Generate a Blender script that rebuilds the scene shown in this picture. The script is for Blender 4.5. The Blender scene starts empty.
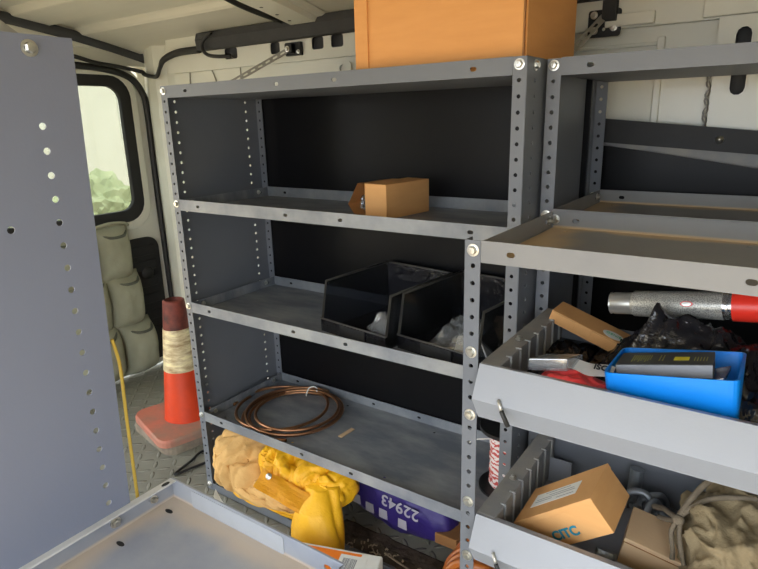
import bpy, bmesh, math, random
from mathutils import Vector, Matrix, Euler, noise
random.seed(7)
C = bpy.context.scene.collection
P = 0.0254                      # hole pitch of the shelving
FLOOR = -1.14
V = Vector

def lin(r, g, b):
    f = lambda c: (c/255/12.92) if c/255 <= .04045 else ((c/255+.055)/1.055)**2.4
    return (f(r), f(g), f(b), 1)

# ------------------------------------------------------------------ materials
def mat(name, col, rough=.5, metal=0, noise_amt=0, noise_scale=6, col2=None, bump=0, bump_scale=60,
        edge=None, spec=.5, detail=5, streak=None, coat=0):
    m = bpy.data.materials.new(name); m.use_nodes = True
    nt = m.node_tree; N = nt.nodes; L = nt.links
    b = N['Principled BSDF']
    b.inputs['Base Color'].default_value = col
    b.inputs['Roughness'].default_value = rough
    b.inputs['Metallic'].default_value = metal
    b.inputs['Specular IOR Level'].default_value = spec
    b.inputs['Coat Weight'].default_value = coat
    tc = N.new('ShaderNodeTexCoord')
    out = None
    if noise_amt:
        n = N.new('ShaderNodeTexNoise'); n.inputs['Scale'].default_value = noise_scale
        n.inputs['Detail'].default_value = detail; n.inputs['Roughness'].default_value = .6
        src = tc.outputs['Object']
        if streak:
            mp = N.new('ShaderNodeMapping'); mp.inputs['Scale'].default_value = streak
            L.new(src, mp.inputs['Vector']); src = mp.outputs['Vector']
        L.new(src, n.inputs['Vector'])
        r = N.new('ShaderNodeValToRGB'); r.color_ramp.elements[0].position = .38; r.color_ramp.elements[1].position = .72
        L.new(n.outputs['Fac'], r.inputs['Fac'])
        ml = N.new('ShaderNodeMath'); ml.operation = 'MULTIPLY'; ml.inputs[1].default_value = noise_amt
        L.new(r.outputs['Color'], ml.inputs[0])
        mx = N.new('ShaderNodeMix'); mx.data_type = 'RGBA'
        mx.inputs['A'].default_value = col; mx.inputs['B'].default_value = col2 or col
        L.new(ml.outputs[0], mx.inputs['Factor']); out = mx.outputs['Result']
        L.new(out, b.inputs['Base Color'])
    if edge:   # dust that gathered along the rim of a tray: edge = (colour, start, end)
        sx = N.new('ShaderNodeSeparateXYZ'); L.new(tc.outputs['Generated'], sx.inputs[0])
        vals = []
        for ax in edge[3]:
            a = N.new('ShaderNodeMath'); a.operation = 'SUBTRACT'; a.inputs[1].default_value = .5
            L.new(sx.outputs[ax], a.inputs[0])
            c = N.new('ShaderNodeMath'); c.operation = 'ABSOLUTE'; L.new(a.outputs[0], c.inputs[0]); vals.append(c)
        mxm = N.new('ShaderNodeMath'); mxm.operation = 'MAXIMUM'
        L.new(vals[0].outputs[0], mxm.inputs[0]); L.new(vals[-1].outputs[0], mxm.inputs[1])
        n2 = N.new('ShaderNodeTexNoise'); n2.inputs['Scale'].default_value = 9; n2.inputs['Detail'].default_value = 3
        L.new(tc.outputs['Object'], n2.inputs['Vector'])
        ad = N.new('ShaderNodeMath'); ad.operation = 'MULTIPLY_ADD'; ad.inputs[1].default_value = .16
        L.new(n2.outputs['Fac'], ad.inputs[0]); L.new(mxm.outputs[0], ad.inputs[2])
        mr = N.new('ShaderNodeMapRange'); mr.interpolation_type = 'SMOOTHSTEP'
        mr.inputs['From Min'].default_value = edge[1]; mr.inputs['From Max'].default_value = edge[2]
        mr.inputs['To Max'].default_value = .8
        L.new(ad.outputs[0], mr.inputs['Value'])
        zl = N.new('ShaderNodeMapRange'); zl.inputs['From Min'].default_value = .22; zl.inputs['From Max'].default_value = .12
        L.new(sx.outputs['Z'], zl.inputs['Value'])
        lt = N.new('ShaderNodeMath'); lt.operation = 'LESS_THAN'; lt.inputs[1].default_value = .4955; L.new(mxm.outputs[0], lt.inputs[0])
        zk = N.new('ShaderNodeMath'); zk.operation = 'MULTIPLY'; L.new(zl.outputs[0], zk.inputs[0]); L.new(lt.outputs[0], zk.inputs[1]); zl = zk
        zm = N.new('ShaderNodeMath'); zm.operation = 'MULTIPLY'; L.new(mr.outputs[0], zm.inputs[0]); L.new(zl.outputs[0], zm.inputs[1])
        mx2 = N.new('ShaderNodeMix'); mx2.data_type = 'RGBA'
        if out: L.new(out, mx2.inputs['A'])
        else: mx2.inputs['A'].default_value = col
        mx2.inputs['B'].default_value = edge[0]
        L.new(zm.outputs[0], mx2.inputs['Factor']); L.new(mx2.outputs['Result'], b.inputs['Base Color'])
    if bump:
        n3 = N.new('ShaderNodeTexNoise'); n3.inputs['Scale'].default_value = bump_scale; n3.inputs['Detail'].default_value = 3
        L.new(tc.outputs['Object'], n3.inputs['Vector'])
        bp = N.new('ShaderNodeBump'); bp.inputs['Strength'].default_value = bump; bp.inputs['Distance'].default_value = .004
        L.new(n3.outputs['Fac'], bp.inputs['Height']); L.new(bp.outputs['Normal'], b.inputs['Normal'])
    return m

STEEL = (.150, .162, .186, 1)
DUST = lin(178, 150, 112)
M = {}
M['steel'] = mat('painted_steel', STEEL, .42, .0, .22, 7, (.21, .215, .225, 1), .05, 300)
M['steel_dusty'] = mat('dusty_painted_steel', (.165, .180, .208, 1), .42, 0, .85, 7, (.36, .37, .37, 1), .05, 200, streak=(1, 2.5, 1))
M['steel_rim'] = mat('rim_dusted_steel', (.215, .215, .22, 1), .45, 0, .45, 7, (.29, .285, .27, 1), .05, 200, edge=(lin(196, 166, 122), .47, .535, ('X', 'Y')))
M['steel_rim2'] = mat('tray_dusted_steel', (.27, .29, .34, 1), .5, 0, .6, 9, (.42, .42, .42, 1), .05, 200, edge=(lin(196, 178, 156), .44, .55, ('X', 'Y')))
M['steel_side'] = mat('dusty_divider_steel', (.24, .24, .24, 1), .6, 0, .8, 12, (.38, .345, .29, 1), .1, 150)
M['fascia'] = mat('light_painted_steel', (.31, .325, .36, 1), .38, 0, .2, 8, (.36, .37, .39, 1), .04, 300)
M['panel'] = mat('smooth_painted_panel', (.195, .212, .275, 1), .36, 0, .3, 3, (.22, .235, .30, 1), .03, 300)
M['black'] = mat('black_plastic_board', (.005, .005, .006, 1), .34, 0, .35, 9, (.009, .009, .010, 1), .02, 40, spec=.16)
M['blackmatt'] = mat('black_trim', (.012, .012, .013, 1), .6, 0, .3, 12, (.03, .03, .03, 1), .1, 200)
M['rubber'] = mat('black_rubber', (.014, .014, .014, 1), .5, 0, .3, 20, (.03, .03, .03, 1), .1, 80)
M['darkgrey'] = mat('dark_grey_foam', (.045, .046, .048, 1), .8, 0, .4, 20, (.07, .07, .068, 1), .3, 120)
M['cream'] = mat('cream_van_paint', (.74, .73, .63, 1), .35, 0, .3, 5, (.64, .625, .53, 1), .05, 40, coat=.2)
M['roofpaint'] = mat('dull_cream_roof_paint', (.66, .64, .55, 1), .4, 0, .4, 4, (.52, .50, .43, 1), .05, 40, streak=(.5, 3, 1))
M['zinc'] = mat('zinc_bolt', (.72, .71, .66, 1), .28, 1, .3, 60, (.45, .44, .40, 1), .1, 200)
M['galv'] = mat('galvanised_strap', (.42, .41, .38, 1), .4, .8, .4, 30, (.3, .29, .26, 1), .1, 150)
M['card'] = mat('brown_cardboard', lin(218, 164, 104), .75, 0, .35, 9, lin(200, 144, 86), .12, 90, streak=(1, 1, 6))
M['card_big'] = mat('orange_brown_cardboard', lin(222, 158, 92), .7, 0, .4, 8, lin(206, 140, 74), .12, 90, streak=(1, 1, 6))
M['card_pale'] = mat('pale_cardboard', lin(214, 182, 144), .8, 0, .3, 9, lin(198, 165, 126), .15, 90)
M['card_in'] = mat('cardboard_inside', lin(160, 112, 66), .85, 0, .3, 9, lin(140, 96, 56), .15, 90)
M['orange'] = mat('orange_cone_plastic', (.80, .065, .012, 1), .45, 0, .5, 14, (.55, .05, .02, 1), .1, 60)
M['cone_dirty'] = mat('dirty_cone_top', (.26, .05, .03, 1), .6, 0, 1, 16, (.02, .012, .01, 1), .2, 60)
M['cone_base'] = mat('scuffed_cone_base', (.60, .20, .13, 1), .7, 0, .95, 9, (.27, .22, .16, 1), .2, 60)
M['cone_base2'] = mat('dirty_cone_base', (.33, .27, .20, 1), .75, 0, .8, 14, (.12, .08, .06, 1), .2, 60)
M['reflect'] = mat('dirty_reflective_collar', (.98, .85, .52, 1), .3, 0, 1, 16, (.32, .16, .05, 1), .25, 60, streak=(1, 1, 3.5))
M['copper'] = mat('copper_tube', (.48, .24, .12, 1), .3, .85, .5, 18, (.26, .13, .08, 1))
M['tan'] = mat('tan_lining_cloth', lin(222, 178, 112), .85, 0, .5, 9, lin(186, 140, 84), .7, 45)
M['yellow'] = mat('yellow_rubberised_cloth', lin(244, 184, 24), .5, 0, .5, 10, lin(222, 158, 18), .7, 45)
M['purple'] = mat('purple_plastic_film', lin(58, 42, 118), .5, 0, .5, 10, lin(42, 28, 92), .6, 40)
M['green'] = mat('green_plastic', lin(20, 130, 60), .4)
M['white'] = mat('white_paper', (.80, .79, .74, 1), .7, 0, .25, 20, (.62, .61, .57, 1))
M['paper_ink'] = mat('grey_print', (.22, .23, .25, 1), .7)
M['orange_print'] = mat('bright_orange_print', (.90, .22, .02, 1), .5, 0, .1, 10, (.8, .18, .02, 1))
M['amber'] = mat('orange_rubber_hose', (.36, .10, .014, 1), .3, 0, .6, 18, (.30, .07, .01, 1), .1, 60)
M['redwhite'] = None
M['blue'] = mat('blue_plastic', lin(0, 136, 238), .42, 0, .2, 9, lin(0, 116, 212), .05, 100)
M['red'] = mat('red_plastic', (.75, .035, .02, 1), .32, 0, .1, 10, (.6, .03, .02, 1))
M['redfilm'] = mat('red_plastic_film', (.72, .05, .05, 1), .3, 0, .6, 40, (.55, .10, .10, 1), .5, 120)
M['can_lab'] = None
M['silver'] = mat('brushed_silver', (.55, .54, .50, 1), .3, .7, .2, 20, (.4, .4, .38, 1))
M['chrome'] = mat('foil_face', (.75, .76, .78, 1), .15, .9, .6, 40, (.25, .27, .3, 1))
M['carton'] = mat('dark_grey_carton', (.055, .056, .058, 1), .45, 0, .4, 30, (.10, .10, .10, 1))
M['carton_side'] = mat('grey_carton_edge', (.34, .35, .38, 1), .4, 0, .4, 30, (.22, .23, .25, 1))
M['yelink'] = mat('yellow_ink', (.75, .66, .04, 1), .5)
M['yelink2'] = mat('olive_ink', (.34, .33, .08, 1), .5)
M['tealink'] = mat('teal_ink', lin(22, 130, 160), .6)
M['greenink'] = mat('pale_green_ink', lin(110, 190, 150), .6)
M['blackink'] = mat('black_ink', (.02, .02, .025, 1), .6)
M['palink'] = mat('pale_lettering', (.50, .47, .52, 1), .6)
M['bagblack'] = mat('black_shiny_film', (.010, .010, .013, 1), .16, 0, .3, 20, (.02, .02, .024, 1), .9, 55, spec=.7)
M['canvas'] = mat('olive_canvas', lin(142, 126, 96), .9, 0, .6, 12, lin(100, 86, 62), .35, 200)
M['canvas_cord'] = mat('canvas_drawcord', lin(120, 108, 90), .9, 0, .4, 60, lin(86, 76, 62), .4, 400)
M['iron'] = mat('grey_forged_steel', (.26, .28, .30, 1), .42, .6, .5, 30, (.14, .15, .16, 1), .2, 120)
M['organizer'] = mat('grey_green_canvas', lin(162, 162, 140), .9, 0, .45, 8, lin(128, 124, 102), .3, 220)
M['organizer2'] = mat('dark_canvas_binding', lin(96, 98, 86), .9, 0, .4, 20, lin(70, 72, 62), .3, 200)
M['wire_white'] = mat('white_wire', (.30, .28, .22, 1), .5)
M['cordyellow'] = mat('yellow_strap', (.62, .42, .06, 1), .6)
M['dirt'] = mat('dry_dirt', (.06, .045, .032, 1), .95, 0, .8, 40, (.13, .10, .075, 1), .8, 90)
M['bark'] = mat('pale_debris', (.34, .28, .20, 1), .9, 0, .6, 50, (.2, .15, .1, 1))
M['spoolblack'] = mat('black_spool_plastic', (.012, .012, .013, 1), .4, 0, .3, 30, (.03, .03, .03, 1))
M['asphalt'] = mat('pale_concrete_ground', (.34, .265, .17, 1), .9, 0, .5, 1.2, (.28, .22, .14, 1))
M['brickwall'] = mat('pale_building_wall', (.62, .60, .54, 1), .9, 0, .4, 1.5, (.50, .50, .42, 1))
M['leaf'] = mat('hedge_leaves', (.26, .30, .17, 1), .8, 0, .8, 3, (.44, .46, .30, 1), .6, 8)
M['bodywhite'] = mat('white_body_paint', (.62, .62, .58, 1), .4)

def special():
    # diamond-tread rubber floor: raised lozenges, alternately turned
    m = mat('tread_floor_mat', (.27, .27, .225, 1), .6, 0, .7, 4, (.15, .14, .115, 1)); M['floor'] = m
    nt = m.node_tree; N = nt.nodes; L = nt.links; b = N['Principled BSDF']
    tc = N.new('ShaderNodeTexCoord')
    def loz(off, ang):
        mp = N.new('ShaderNodeMapping'); mp.inputs['Scale'].default_value = (24, 24, 1); mp.inputs['Location'].default_value = (off, 0, 0)
        L.new(tc.outputs['Object'], mp.inputs['Vector'])
        fr = N.new('ShaderNodeVectorMath'); fr.operation = 'FRACTION'; L.new(mp.outputs[0], fr.inputs[0])
        sb = N.new('ShaderNodeVectorMath'); sb.operation = 'SUBTRACT'; sb.inputs[1].default_value = (.5, .5, 0); L.new(fr.outputs[0], sb.inputs[0])
        ro = N.new('ShaderNodeVectorRotate'); ro.rotation_type = 'Z_AXIS'; ro.inputs['Angle'].default_value = ang; L.new(sb.outputs[0], ro.inputs['Vector'])
        sc = N.new('ShaderNodeVectorMath'); sc.operation = 'MULTIPLY'; sc.inputs[1].default_value = (2.3, 7.5, 0); L.new(ro.outputs[0], sc.inputs[0])
        ln = N.new('ShaderNodeVectorMath'); ln.operation = 'LENGTH'; L.new(sc.outputs[0], ln.inputs[0])
        mr = N.new('ShaderNodeMapRange'); mr.inputs['From Min'].default_value = 1.1; mr.inputs['From Max'].default_value = .6
        L.new(ln.outputs['Value'], mr.inputs['Value']); return mr
    a = loz(0, math.pi/4)
    # alternate cells: checker picks the turn of each lozenge
    c2 = loz(0, -math.pi/4)
    ck = N.new('ShaderNodeTexChecker'); ck.inputs['Scale'].default_value = 24
    ck.inputs['Color1'].default_value = (1, 1, 1, 1); ck.inputs['Color2'].default_value = (0, 0, 0, 1)
    mpz = N.new('ShaderNodeMapping'); mpz.inputs['Location'].default_value = (0, 0, .013); L.new(tc.outputs['Object'], mpz.inputs['Vector'])
    L.new(mpz.outputs[0], ck.inputs['Vector'])
    mx = N.new('ShaderNodeMix'); L.new(ck.outputs['Fac'], mx.inputs['Factor']); L.new(a.outputs[0], mx.inputs['A']); L.new(c2.outputs[0], mx.inputs['B'])
    bp = N.new('ShaderNodeBump'); bp.inputs['Strength'].default_value = 1; bp.inputs['Distance'].default_value = .006
    L.new(mx.outputs['Result'], bp.inputs['Height']); L.new(bp.outputs['Normal'], b.inputs['Normal'])
    # wear: tops of the lozenges are rubbed paler
    old = b.inputs['Base Color'].links[0].from_socket
    mc = N.new('ShaderNodeMix'); mc.data_type = 'RGBA'; mc.inputs['B'].default_value = (.36, .355, .30, 1)
    mm = N.new('ShaderNodeMath'); mm.operation = 'MULTIPLY'; mm.inputs[1].default_value = .45; L.new(mx.outputs['Result'], mm.inputs[0])
    L.new(old, mc.inputs['A']); L.new(mm.outputs[0], mc.inputs['Factor']); L.new(mc.outputs['Result'], b.inputs['Base Color'])
    # red and white twisted wire
    m = mat('red_white_twisted_wire', (.7, .6, .58, 1), .5); M['redwhite'] = m; N = m.node_tree.nodes; L = m.node_tree.links
    w = N.new('ShaderNodeTexWave'); w.inputs['Scale'].default_value = 26; w.inputs['Distortion'].default_value = 6; w.inputs['Detail'].default_value = 3
    w.inputs['Detail Scale'].default_value = 3; w.bands_direction = 'Z'
    tc = N.new('ShaderNodeTexCoord'); L.new(tc.outputs['Object'], w.inputs['Vector'])
    r = N.new('ShaderNodeValToRGB'); r.color_ramp.elements[0].color = (.55, .07, .06, 1); r.color_ramp.elements[0].position = .3
    r.color_ramp.elements[1].color = (.78, .70, .68, 1); r.color_ramp.elements[1].position = .5
    L.new(w.outputs['Fac'], r.inputs['Fac']); L.new(r.outputs['Color'], N['Principled BSDF'].inputs['Base Color'])
    # can label: fine illegible print on silver
    m = mat('printed_silver_label', (.5, .49, .45, 1), .35, .4); M['can_lab'] = m; N = m.node_tree.nodes; L = m.node_tree.links
    n = N.new('ShaderNodeTexNoise'); n.inputs['Scale'].default_value = 650; n.inputs['Detail'].default_value = 1
    tc = N.new('ShaderNodeTexCoord'); L.new(tc.outputs['Object'], n.inputs['Vector'])
    r = N.new('ShaderNodeValToRGB'); r.color_ramp.elements[0].color = (.26, .26, .245, 1); r.color_ramp.elements[0].position = .42
    r.color_ramp.elements[1].color = (.5, .49, .45, 1); r.color_ramp.elements[1].position = .56
    L.new(n.outputs['Fac'], r.inputs['Fac']); L.new(r.outputs['Color'], N['Principled BSDF'].inputs['Base Color'])
    def glassy(nm, tint, w, rough=.03, haze=0):
        m = bpy.data.materials.new(nm); m.use_nodes = True; N = m.node_tree.nodes; L = m.node_tree.links
        N.remove(N['Principled BSDF']); o = N['Material Output']
        t = N.new('ShaderNodeBsdfTransparent'); t.inputs['Color'].default_value = tint
        g = N.new('ShaderNodeBsdfGlossy'); g.inputs['Roughness'].default_value = rough; g.inputs['Color'].default_value = (.8, .8, .8, 1)
        mx = N.new('ShaderNodeMixShader'); mx.inputs[0].default_value = w
        L.new(t.outputs[0], mx.inputs[1]); L.new(g.outputs[0], mx.inputs[2]); L.new(mx.outputs[0], o.inputs[0])
        if haze:
            df = N.new('ShaderNodeBsdfDiffuse'); df.inputs['Color'].default_value = (.62, .64, .66, 1)
            m2 = N.new('ShaderNodeMixShader'); m2.inputs[0].default_value = haze
            L.new(mx.outputs[0], m2.inputs[1]); L.new(df.outputs[0], m2.inputs[2]); L.new(m2.outputs[0], o.inputs[0])
        return m
    M['glass'] = glassy('window_glass', (.50, .52, .49, 1), .08)
    M['clear'] = glassy('clear_plastic_film', (.78, .80, .82, 1), .30, .10, .20)
    M['smoke'] = glassy('smoked_clear_plastic', (.34, .36, .40, 1), .13, .16, .010)
special()

# ------------------------------------------------------------------ mesh helpers
def obj(name, bm, m, parent=None, base=None, smooth=False, bevel=0, rot=None):
    """one mesh object; bm is in world coordinates (or local when base+rot given)"""
    bmesh.ops.recalc_face_normals(bm, faces=bm.faces[:])
    me = bpy.data.meshes.new(name)
    if parent is not None: off = parent.location.copy() if parent.parent is None else parent.location + parent.parent.location
    elif base is not None: off = V(base)
    else:
        xs = [v.co for v in bm.verts]
        off = V(((min(c.x for c in xs)+max(c.x for c in xs))/2, (min(c.y for c in xs)+max(c.y for c in xs))/2, min(c.z for c in xs)))
    bmesh.ops.translate(bm, verts=bm.verts[:], vec=-off)
    bm.to_mesh(me); bm.free()
    me.materials.append(m)
    o = bpy.data.objects.new(name, me); C.objects.link(o)
    if parent is not None: o.parent = parent
    else: o.location = off
    if smooth:
        for p in me.polygons: p.use_smooth = True
    if bevel:
        b = o.modifiers.new('bevel', 'BEVEL'); b.width = bevel; b.segments = 2; b.limit_method = 'ANGLE'; b.angle_limit = math.radians(40)
    return o

def smooth_by_angle(o, ang=35):
    for p in o.data.polygons: p.use_smooth = True
    o.data.set_sharp_from_angle(angle=math.radians(ang))

def tag(o, label, cat, group=None, kind=None):
    o['label'] = label; o['category'] = cat
    if group: o['group'] = group
    if kind: o['kind'] = kind
    return o
def thing(name, loc, label, cat, group=None):
    o = bpy.data.objects.new(name, None); C.objects.link(o); o.location = V(loc); o.empty_display_size = .05
    return tag(o, label, cat, group)
def struct(name, bm, m, parent=None, **k):
    o = obj(name, bm, m, parent, **k)
    if parent is None: o['kind'] = 'structure'
    return o

def box(bm, a, b, mtx=None):
    a, b = V(a), V(b)
    vs = [bm.verts.new((x, y, z)) for x in (a.x, b.x) for y in (a.y, b.y) for z in (a.z, b.z)]
    for f in ((0,1,3,2),(4,6,7,5),(0,4,5,1),(2,3,7,6),(0,2,6,4),(1,5,7,3)): bm.faces.new([vs[i] for i in f])
    if mtx: bmesh.ops.transform(bm, matrix=mtx, verts=vs)
    return vs
def bx(a, b, mtx=None):
    bm = bmesh.new(); box(bm, a, b, mtx); return bm

def tube(bm, pts, r, seg=8, closed=False, caps=True):
    pts = [V(p) for p in pts]; n = len(pts); rings = []
    up = V((0, 0, 1)); prev = None
    for i, p in enumerate(pts):
        if closed: t = pts[(i+1) % n]-pts[i-1]
        else: t = pts[min(i+1, n-1)]-pts[max(i-1, 0)]
        t.normalize()
        if prev is None:
            u = t.orthogonal().normalized()
        else:
            u = (prev - t*prev.dot(t)).normalized()
        prev = u; w = t.cross(u)
        rr = r[i] if isinstance(r, (list, tuple)) else r
        rings.append([bm.verts.new(p+(u*math.cos(a)+w*math.sin(a))*rr) for a in [2*math.pi*k/seg for k in range(seg)]])
    for i in range(n-1 if not closed else n):
        A, B = rings[i], rings[(i+1) % n]
        for k in range(seg): bm.faces.new((A[k], A[(k+1) % seg], B[(k+1) % seg], B[k]))
    if caps and not closed:
        bm.faces.new(rings[0]); bm.faces.new(rings[-1])
def spline(ctrl, n=8):
    """Catmull-Rom through control points"""
    ctrl = [V(c) for c in ctrl]; out = []
    c = [ctrl[0]]+ctrl+[ctrl[-1]]
    for i in range(1, len(c)-2):
        p0, p1, p2, p3 = c[i-1:i+3]
        for k in range(n):
            t = k/n
            out.append(.5*((2*p1)+(p2-p0)*t+(2*p0-5*p1+4*p2-p3)*t*t+(3*p1-p0-3*p2+p3)*t**3))
    out.append(ctrl[-1]); return out
def lathe(bm, prof, seg=32, mtx=None):
    rings = []
    vs = []
    for r, z in prof:
        if r < 1e-6: ring = [bm.verts.new((0, 0, z))]
        else: ring = [bm.verts.new((r*math.cos(2*math.pi*k/seg), r*math.sin(2*math.pi*k/seg), z)) for k in range(seg)]
        rings.append(ring); vs += ring
    for A, B in zip(rings, rings[1:]):
        for k in range(seg):
            a0, a1 = A[k % len(A)], A[(k+1) % len(A)]; b0, b1 = B[k % len(B)], B[(k+1) % len(B)]
            f = []
            for v in (a0, a1, b1, b0):
                if v not in f: f.append(v)
            if len(f) > 2: bm.faces.new(f)
    if mtx: bmesh.ops.transform(bm, matrix=mtx, verts=vs)
def extrude_prof(bm, prof, axis, a, b):
    """closed polygon of 2 coords extruded along axis between a and b"""
    def P3(p, t):
        if axis == 'x': return (t, p[0], p[1])
        if axis == 'y': return (p[0], t, p[1])
        return (p[0], p[1], t)
    A = [bm.verts.new(P3(p, a)) for p in prof]; B = [bm.verts.new(P3(p, b)) for p in prof]
    n = len(prof)
    for i in range(n): bm.faces.new((A[i], A[(i+1) % n], B[(i+1) % n], B[i]))
    bm.faces.new(A); bm.faces.new(B)

def plate(bm, outline, holes, th, plane):
    """flat plate with real holes. outline [(u,v)..], holes [(u,v,ru,rv)], plane = (origin, U, V) ; thickness along U x V"""
    cu = bpy.data.curves.new('c', 'CURVE'); cu.dimensions = '2D'; cu.fill_mode = 'BOTH'; cu.extrude = th/2; cu.resolution_u = 1
    def sp(pts):
        s = cu.splines.new('POLY'); s.points.add(len(pts)-1); s.use_cyclic_u = True
        for i, p in enumerate(pts): s.points[i].co = (p[0], p[1], 0, 1)
    sp(outline)
    for h in holes:
        u, v, ru, rv = h[:4]
        if len(h) == 5: sp(rrect(u-ru, v-rv, u+ru, v+rv, h[4], 3))
        elif abs(ru-rv) < 1e-6: sp([(u+ru*math.cos(k*math.pi/5), v+rv*math.sin(k*math.pi/5)) for k in range(10)])
        else:   # slot with round ends
            r = min(ru, rv); L_ = max(ru, rv)-r; pts = []
            for e in (1, -1):
                for k in range(6):
                    a = -math.pi/2+k*math.pi/5 + (0 if e == 1 else math.pi)
                    x, y = e*L_+r*math.cos(a), r*math.sin(a)
                    pts.append((u+x, v+y) if ru > rv else (u-y, v+x))
            sp(pts)
    o = bpy.data.objects.new('c', cu)
    C.objects.link(o); dg = bpy.context.evaluated_depsgraph_get(); me = bpy.data.meshes.new_from_object(o.evaluated_get(dg))
    bpy.data.objects.remove(o); bpy.data.curves.remove(cu)
    O, U, W = V(plane[0]), V(plane[1]).normalized(), V(plane[2]).normalized(); Nn = U.cross(W)
    mt = Matrix(((U.x, W.x, Nn.x, O.x), (U.y, W.y, Nn.y, O.y), (U.z, W.z, Nn.z, O.z), (0, 0, 0, 1)))
    me.transform(mt); bm.from_mesh(me); bpy.data.meshes.remove(me)
def rect(u0, v0, u1, v1): return [(u0, v0), (u1, v0), (u1, v1), (u0, v1)]
def rrect(u0, v0, u1, v1, r, n=5):
    pts = []
    for cx_, cy_, a0 in ((u1-r, v0+r, -90), (u1-r, v1-r, 0), (u0+r, v1-r, 90), (u0+r, v0+r, 180)):
        for k in range(n+1):
            a = math.radians(a0+90*k/n); pts.append((cx_+r*math.cos(a), cy_+r*math.sin(a)))
    return pts

def text(s, size, m, mtx, parent, name='lettering', th=.0004, bold=0):
    cu = bpy.data.curves.new('t', 'FONT'); cu.body = s; cu.size = size; cu.extrude = th; cu.align_x = 'CENTER'; cu.align_y = 'CENTER'; cu.offset = bold
    o = bpy.data.objects.new('t', cu); C.objects.link(o)
    dg = bpy.context.evaluated_depsgraph_get(); me = bpy.data.meshes.new_from_object(o.evaluated_get(dg))
    bpy.data.objects.remove(o); bpy.data.curves.remove(cu)
    me.transform(mtx); bm = bmesh.new(); bm.from_mesh(me); bpy.data.meshes.remove(me)
    return obj(name, bm, m, parent)

def frame_mtx(o, u, v):
    u = V(u).normalized(); v = V(v); v = (v-u*v.dot(u)).normalized(); n = u.cross(v); o = V(o)
    return Matrix(((u.x, v.x, n.x, o.x), (u.y, v.y, n.y, o.y), (u.z, v.z, n.z, o.z), (0, 0, 0, 1)))

# hex bolt, shared mesh per direction
_bolt = {}
def bolt(parent, loc, d, r=.0062):
    key = (d, r)
    if key not in _bolt:
        bm = bmesh.new()
        lathe(bm, [(0, .0), (r*1.45, .0), (r*1.45, .0012), (r*.98, .0014)], 20)
        lathe(bm, [(r, .0012), (r, .0050), (r*.82, .0062), (0, .0064)], 6)
        lathe(bm, [(0, .0062), (r*.35, .0066), (0, .0068)], 8)
        q = {'-y': Matrix.Rotation(math.pi/2, 4, 'X'), 'x': Matrix.Rotation(math.pi/2, 4, 'Y'), 'z': Matrix.Identity(4), '-x': Matrix.Rotation(-math.pi/2, 4, 'Y'), 'y': Matrix.Rotation(-math.pi/2, 4, 'X')}[d]
        bmesh.ops.transform(bm, matrix=q, verts=bm.verts[:]); bmesh.ops.recalc_face_normals(bm, faces=bm.faces[:])
        me = bpy.data.meshes.new('bolt'); bm.to_mesh(me); bm.free(); me.materials.append(M['zinc']); _bolt[key] = me
    o = bpy.data.objects.new('bolt', _bolt[key]); C.objects.link(o); o.parent = parent
    off = parent.location if parent.parent is None else parent.location+parent.parent.location
    o.location = V(loc)-off
    return o

# ------------------------------------------------------------------ shelving
HR = .0036
T = .0016
def end_frame(parent, x, xo, y0, y1, ztop, zbot, panel_y=None, skip=(), name='end_panel', m='steel', panel=True, front_only=False):
    """x hole line, xo outer side x. flanges at y0 (front) and y1 (back), solid side with hole columns"""
    bm = bmesh.new()
    s = 1 if x > xo else -1          # inner direction
    n = int((ztop-zbot)/P)
    zs = [z0-P*i for z0 in [ztop-.011] for i in range(n+1) if ztop-.011-P*i > zbot+.01]
    lo, hi = sorted((xo, xo+s*.0235))
    for yy in ((y0,) if front_only else (y0, y1)):
        plate(bm, rect(lo, zbot, hi, ztop), [(x, z, HR, HR) for i, z in enumerate(zs) if i not in skip], T, ((0, yy, 0), (1, 0, 0), (0, 0, 1)))
    if panel:
        py = panel_y or y1
        hol = [(y0+.037, z, HR, HR) for z in zs]+[(y1-.043, z, HR, HR) for z in zs if y1-.043 < py-.01]
        plate(bm, rect(y0, zbot, py, ztop), hol, T, ((xo, 0, 0), (0, 1, 0), (0, 0, 1)))
        if py < y1-.01: plate(bm, rect(y1-.026, zbot, y1, ztop), [], T, ((xo, 0, 0), (0, 1, 0), (0, 0, 1)))
    else:
        plate(bm, rect(y0, zbot, y0+.022, ztop), [(y0+.011, z, .0016, HR) for z in zs], T, ((xo, 0, 0), (0, 1, 0), (0, 0, 1)))
        if not front_only: plate(bm, rect(y1-.022, zbot, y1, ztop), [], T, ((xo, 0, 0), (0, 1, 0), (0, 0, 1)))
    return obj(name, bm, M[m], parent)

def tray(parent, x0, x1, y0, y1, zt, zb, m='steel_dusty', slots=None, name='shelf', fm=None, floor_holes=True):
    """tray shelf: floor at zb with upturned lips to zt"""
    bm = bmesh.new(); w = x1-x0
    sl = slots if slots is not None else [x0+.07, x0+.37, x1-.37, x1-.07]
    zc = (zt+zb)/2
    fh = []
    if floor_holes:
        for xx in (x0+.035, x0+w*.33, x0+w*.66, x1-.035):
            fh += [(xx, y0+.045, .0045, .003), (xx, y1-.03, .0045, .003)]
    plate(bm, rect(x0, y0, x1, y1), fh, T, ((0, 0, zb+T/2), (1, 0, 0), (0, 1, 0)))
    for yy in (y0, y1):
        plate(bm, rect(x0, zb, x1, zt), [(xx, zc, .006, .0036) for xx in sl], T, ((0, yy, 0), (1, 0, 0), (0, 0, 1)))
        box(bm, (x0, yy-.0012, zt-.001), (x1, yy+.0012, zt+.0012))     # rolled edge
    for xx in (x0, x1):
        plate(bm, rect(y0, zb, y1, zt), [(y0+.03, zc, .006, .0036), (y1-.03, zc, .006, .0036)], T, ((xx, 0, 0), (0, 1, 0), (0, 0, 1)))
    return obj(name, bm, M[m], parent)

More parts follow.
